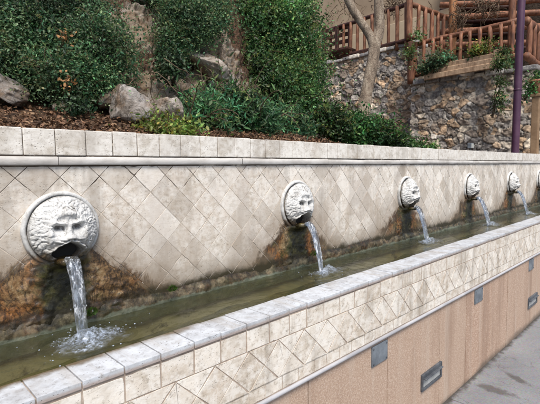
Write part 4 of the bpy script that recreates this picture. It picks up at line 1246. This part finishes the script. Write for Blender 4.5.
# beige building behind the fence
bd = empty('plaster_building', (13.2, 8.3, 4), 'beige plastered building behind the left timber fence', 'building')
mb = MB(); mb.box((12.9, 4.9, 3.6), (14.5, 14, 9)); mb.build('wall', M['plaster2'], bd)
mb = MB(); mb.box((12.3, 5.2, 3.6), (12.894, 14, 6.05), .02); mb.build('parapet', M['plaster'], bd)
# slatted bench behind the fence
bn = empty('timber_bench', at(337, 62, 12.0), 'dark slatted timber bench seen through the left fence', 'bench')
for k, yy in enumerate((30, 37, 44)):
    mb = MB(); mb.beam(at(322, yy+2, 12.6), at(352, yy-4, 11.9), .04, .11); mb.build('back_slat', M['darkwood'], bn)
mb = MB(); mb.beam(at(322, 55, 12.4), at(352, 49, 11.7), .5, .06); mb.build('seat', M['darkwood'], bn)
for px, dep in ((324, 12.5), (337, 12.2), (350, 11.9)):
    a = at(px, 64, dep); b = at(px, 27, dep); mb = MB(); mb.beam(a, (a[0], a[1], b[2]), .09, .09, up=(1, 0, 0)); mb.build('leg', M['darkwood'], bn)

# planter of rough boards on the ledge
pt = empty('timber_planter', at(462, 74, 8.8), 'pale timber board planter on the lower stone wall', 'planter')
for k in range(3):
    o0, o1 = k*5.0, k*4.6
    mb = MB(); a, b = at(424+k*4, 78-o0, 9.30), at(496, 65-o1, 8.25)
    mb.beam(a, b, .05, .115, .012, c=np.full(3, rng.uniform(.5, 1))); mb.build('board', M['palewood'], pt)
mb = MB(); mb.beam(at(496.5, 67, 8.26), at(496.5, 50, 8.26), .09, .09, up=(1, 0, 0)); mb.build('end_post', M['palewood'], pt)
mb = MB(); mb.beam(at(426, 72, 9.5), at(496, 60, 8.45), .25, .10); mb.build('soil', M['soil'], pt)
shrub('trailing_plant', [(436, 64, 9.2, 13, 6), (446, 60, 9.1, 9, 4), (426, 68, 9.3, 6, 4)], 2600, .055, DG, 221, 'dark bushy trailing plant on the left end of the planter', 'plant', crad=.07, stems=5)
shrub('trailing_plant', [(484, 47, 8.5, 8, 5), (476, 53, 8.6, 5, 4), (489, 42, 8.4, 4, 3)], 800, .05, [(.05, .11, .02), (.13, .20, .04), (.30, .22, .05)], 222, 'yellow green leafy plant twining on the balustrade above the planter', 'plant', crad=.06, stems=5)
shrub('hanging_ivy', [(502, 60, 7.95, 6, 11), (501, 78, 7.9, 3, 9), (500, 92, 7.9, 2.4, 9), (498, 106, 7.9, 1.8, 7)], 1500, .045, [(.04, .085, .03), (.08, .14, .045), (.14, .18, .07)], 223, 'ivy strand hanging down the stone wall left of the purple pole', 'plant', crad=.05, stems=6)
shrub('hanging_ivy', [(410, 52, 9.5, 4, 7), (416, 35, 9.5, 5, 4)], 500, .05, [(.06, .11, .03), (.11, .17, .05)], 224, 'small ivy sprig on the newel post of the balustrade', 'plant', crad=.06, stems=3)

# purple pole, pillar, pot at right
a = at(515, 153, 6.9); b = at(521.5, 0, 6.9)
pp = empty('painted_pole', a-np.array([0, 0, .6]), 'tall purple painted metal pole rising behind the wall at right', 'pole')
mb = MB(); mb.tube([a-np.array([0, 0, .6]), a, lerp(a, b, .5), b, lerp(a, b, 1.5)], .058, 20); mb.build('shaft', M['purple'], pp, True)
mb = MB(); mb.tube([lerp(a, b, .405), lerp(a, b, .415)], .063, 20); mb.build('collar', M['purple'], pp, True)
rubble('rubble_pier', .9, 2.24, 1.2, [at(540, 80, 8.4)[2], E4b[2]-.05], W2X+.12, 'rubble stone pier right of the purple pole at the right edge', 305, .19)
pl = empty('tan_post', at(534, 152, 7.2), 'tan square post standing behind the wall at the right edge', 'post')
a, b = at(534, 160, 7.2), at(534, 98, 7.2); mb = MB(); mb.box((a[0]-.055, a[1]-.055, a[2]-.3), (a[0]+.055, a[1]+.055, b[2]), .012); mb.build('shaft', M['tan'], pl)
mb = MB(); mb.box((a[0]-.075, a[1]-.075, b[2]+.002), (a[0]+.075, a[1]+.075, b[2]+.05), .012); mb.build('cap', M['tan'], pl)
pc = at(537, 97, 7.19); pc[2] = b[2]+.052
po = empty('plant_pot', pc, 'terracotta pot of trailing greenery on the tan post', 'plant pot')
mb = MB(); mb.tube([pc, pc+np.array([0, 0, .12]), pc+np.array([0, 0, .20]), pc+np.array([0, 0, .205]), pc+np.array([0, 0, .24])], [.075, .10, .115, .13, .13], 20); mb.build('pot', M['terracotta'], po, True)
shrub('potted_plant', [(536, 80, 7.19, 7, 6), (531, 88, 7.15, 3, 7)], 700, .045, MG, 225, 'green plant growing in the terracotta pot at the right edge', 'plant', crad=.05, stems=3)

# small flood light on the coping
fl = empty('flood_light', at(471, 148, 5.9), 'small grey flood light fixed behind the coping', 'flood light')
c = at(471, 146, 5.9); d = _f
mb = MB(); mb.box(c-np.array([.05, .02, .033]), c+np.array([.05, .03, .04]), .006); mb.build('housing', M['steel'], fl)
mb = MB(); mb.box(c-np.array([.04, .024, .026]), c-np.array([-.04, .0205, -.032]), .001); mb.build('lens', M['lampglass'], fl)
mb = MB(); mb.tube([c-np.array([0, -.01, .033]), c-np.array([0, -.01, .14])], .01, 8); mb.build('bracket', M['darksteel'], fl)

# ------------------------------------------------------------------ tree
tt = empty('bare_tree', at(362, 122, 8.0), 'bare tan tree trunk forking in front of the upper stone wall', 'tree')
def spline(P, n=26):
    P = np.array(P, float); t = np.linspace(0, len(P)-1, n); out = []
    Q = np.concatenate([[2*P[0]-P[1]], P, [2*P[-1]-P[-2]]])
    for q in t:
        i = min(int(q), len(P)-2); f = q-i; a, b, c, d = Q[i:i+4]
        out.append(.5*((2*b)+(c-a)*f+(2*a-5*b+4*c-d)*f*f+(3*b-a-3*c+d)*f**3))
    return np.array(out)
mb = MB()
P = spline([at(360, 150, 8.0), at(364, 112, 8.0), at(367, 90, 8.0), at(372, 65, 8.0), at(375, 45, 8.0), at(379, 30, 8.0), at(379, 8, 7.95), at(378, -25, 7.9), at(384, -70, 7.8)], 44)
mb.tube(P, np.interp(np.linspace(0, 1, 44), [0, .15, .45, .55, .75, 1], [.135, .115, .108, .10, .09, .06]), 18, .16, 5)
mb.build('trunk', M['bark'], tt, True)
mb = MB()
P = spline([at(374, 52, 8.0), at(371, 38, 7.98), at(361, 22, 7.95), at(351, 6, 7.9), at(345, -10, 7.85), at(335, -50, 7.8)], 32)
mb.tube(P, np.interp(np.linspace(0, 1, 32), [0, .3, .6, 1], [.085, .08, .075, .05]), 16, .16, 9)
mb.build('limb', M['bark'], tt, True)

# ------------------------------------------------------------------ light, sky, camera
SUN_EL, SUN_AZ = math.radians(58), math.radians(238)      # azimuth measured from +x toward +y
W = bpy.data.worlds.new('World'); S.world = W; W.use_nodes = True
nt = W.node_tree; bg = nt.nodes['Background']
sky = nt.nodes.new('ShaderNodeTexSky'); sky.sky_type = 'NISHITA'; sky.sun_disc = False
sky.sun_elevation = SUN_EL; sky.sun_rotation = math.pi/2-SUN_AZ
sky.air_density = 1.0; sky.dust_density = 2.5; sky.ozone_density = 1.0
nt.links.new(sky.outputs[0], bg.inputs[0]); bg.inputs[1].default_value = .15
sl = bpy.data.lights.new('sun', 'SUN'); sl.energy = 4.4; sl.angle = math.radians(25); sl.color = (1, .95, .87)
so = bpy.data.objects.new('sun', sl); COL.objects.link(so)
dv = Vector((math.cos(SUN_AZ)*math.cos(SUN_EL), math.sin(SUN_AZ)*math.cos(SUN_EL), math.sin(SUN_EL)))
so.rotation_euler = dv.to_track_quat('Z', 'Y').to_euler()

cam = bpy.data.cameras.new('camera'); co = bpy.data.objects.new('camera', cam); COL.objects.link(co)
cam.sensor_width = 36; cam.lens = FPX/540*36; cam.clip_start = .05; cam.clip_end = 500
Mx = Matrix.Identity(4)
for i in range(3): Mx[i][0] = CR[i]; Mx[i][1] = CU[i]; Mx[i][2] = -_f[i]
Mx[2][3] = EYE
co.matrix_world = Mx
S.camera = co
S.view_settings.view_transform = 'Standard'; S.view_settings.look = 'None'; S.view_settings.exposure = 0
S.cycles.max_bounces = 10; S.cycles.transparent_max_bounces = 16; S.cycles.caustics_reflective = False
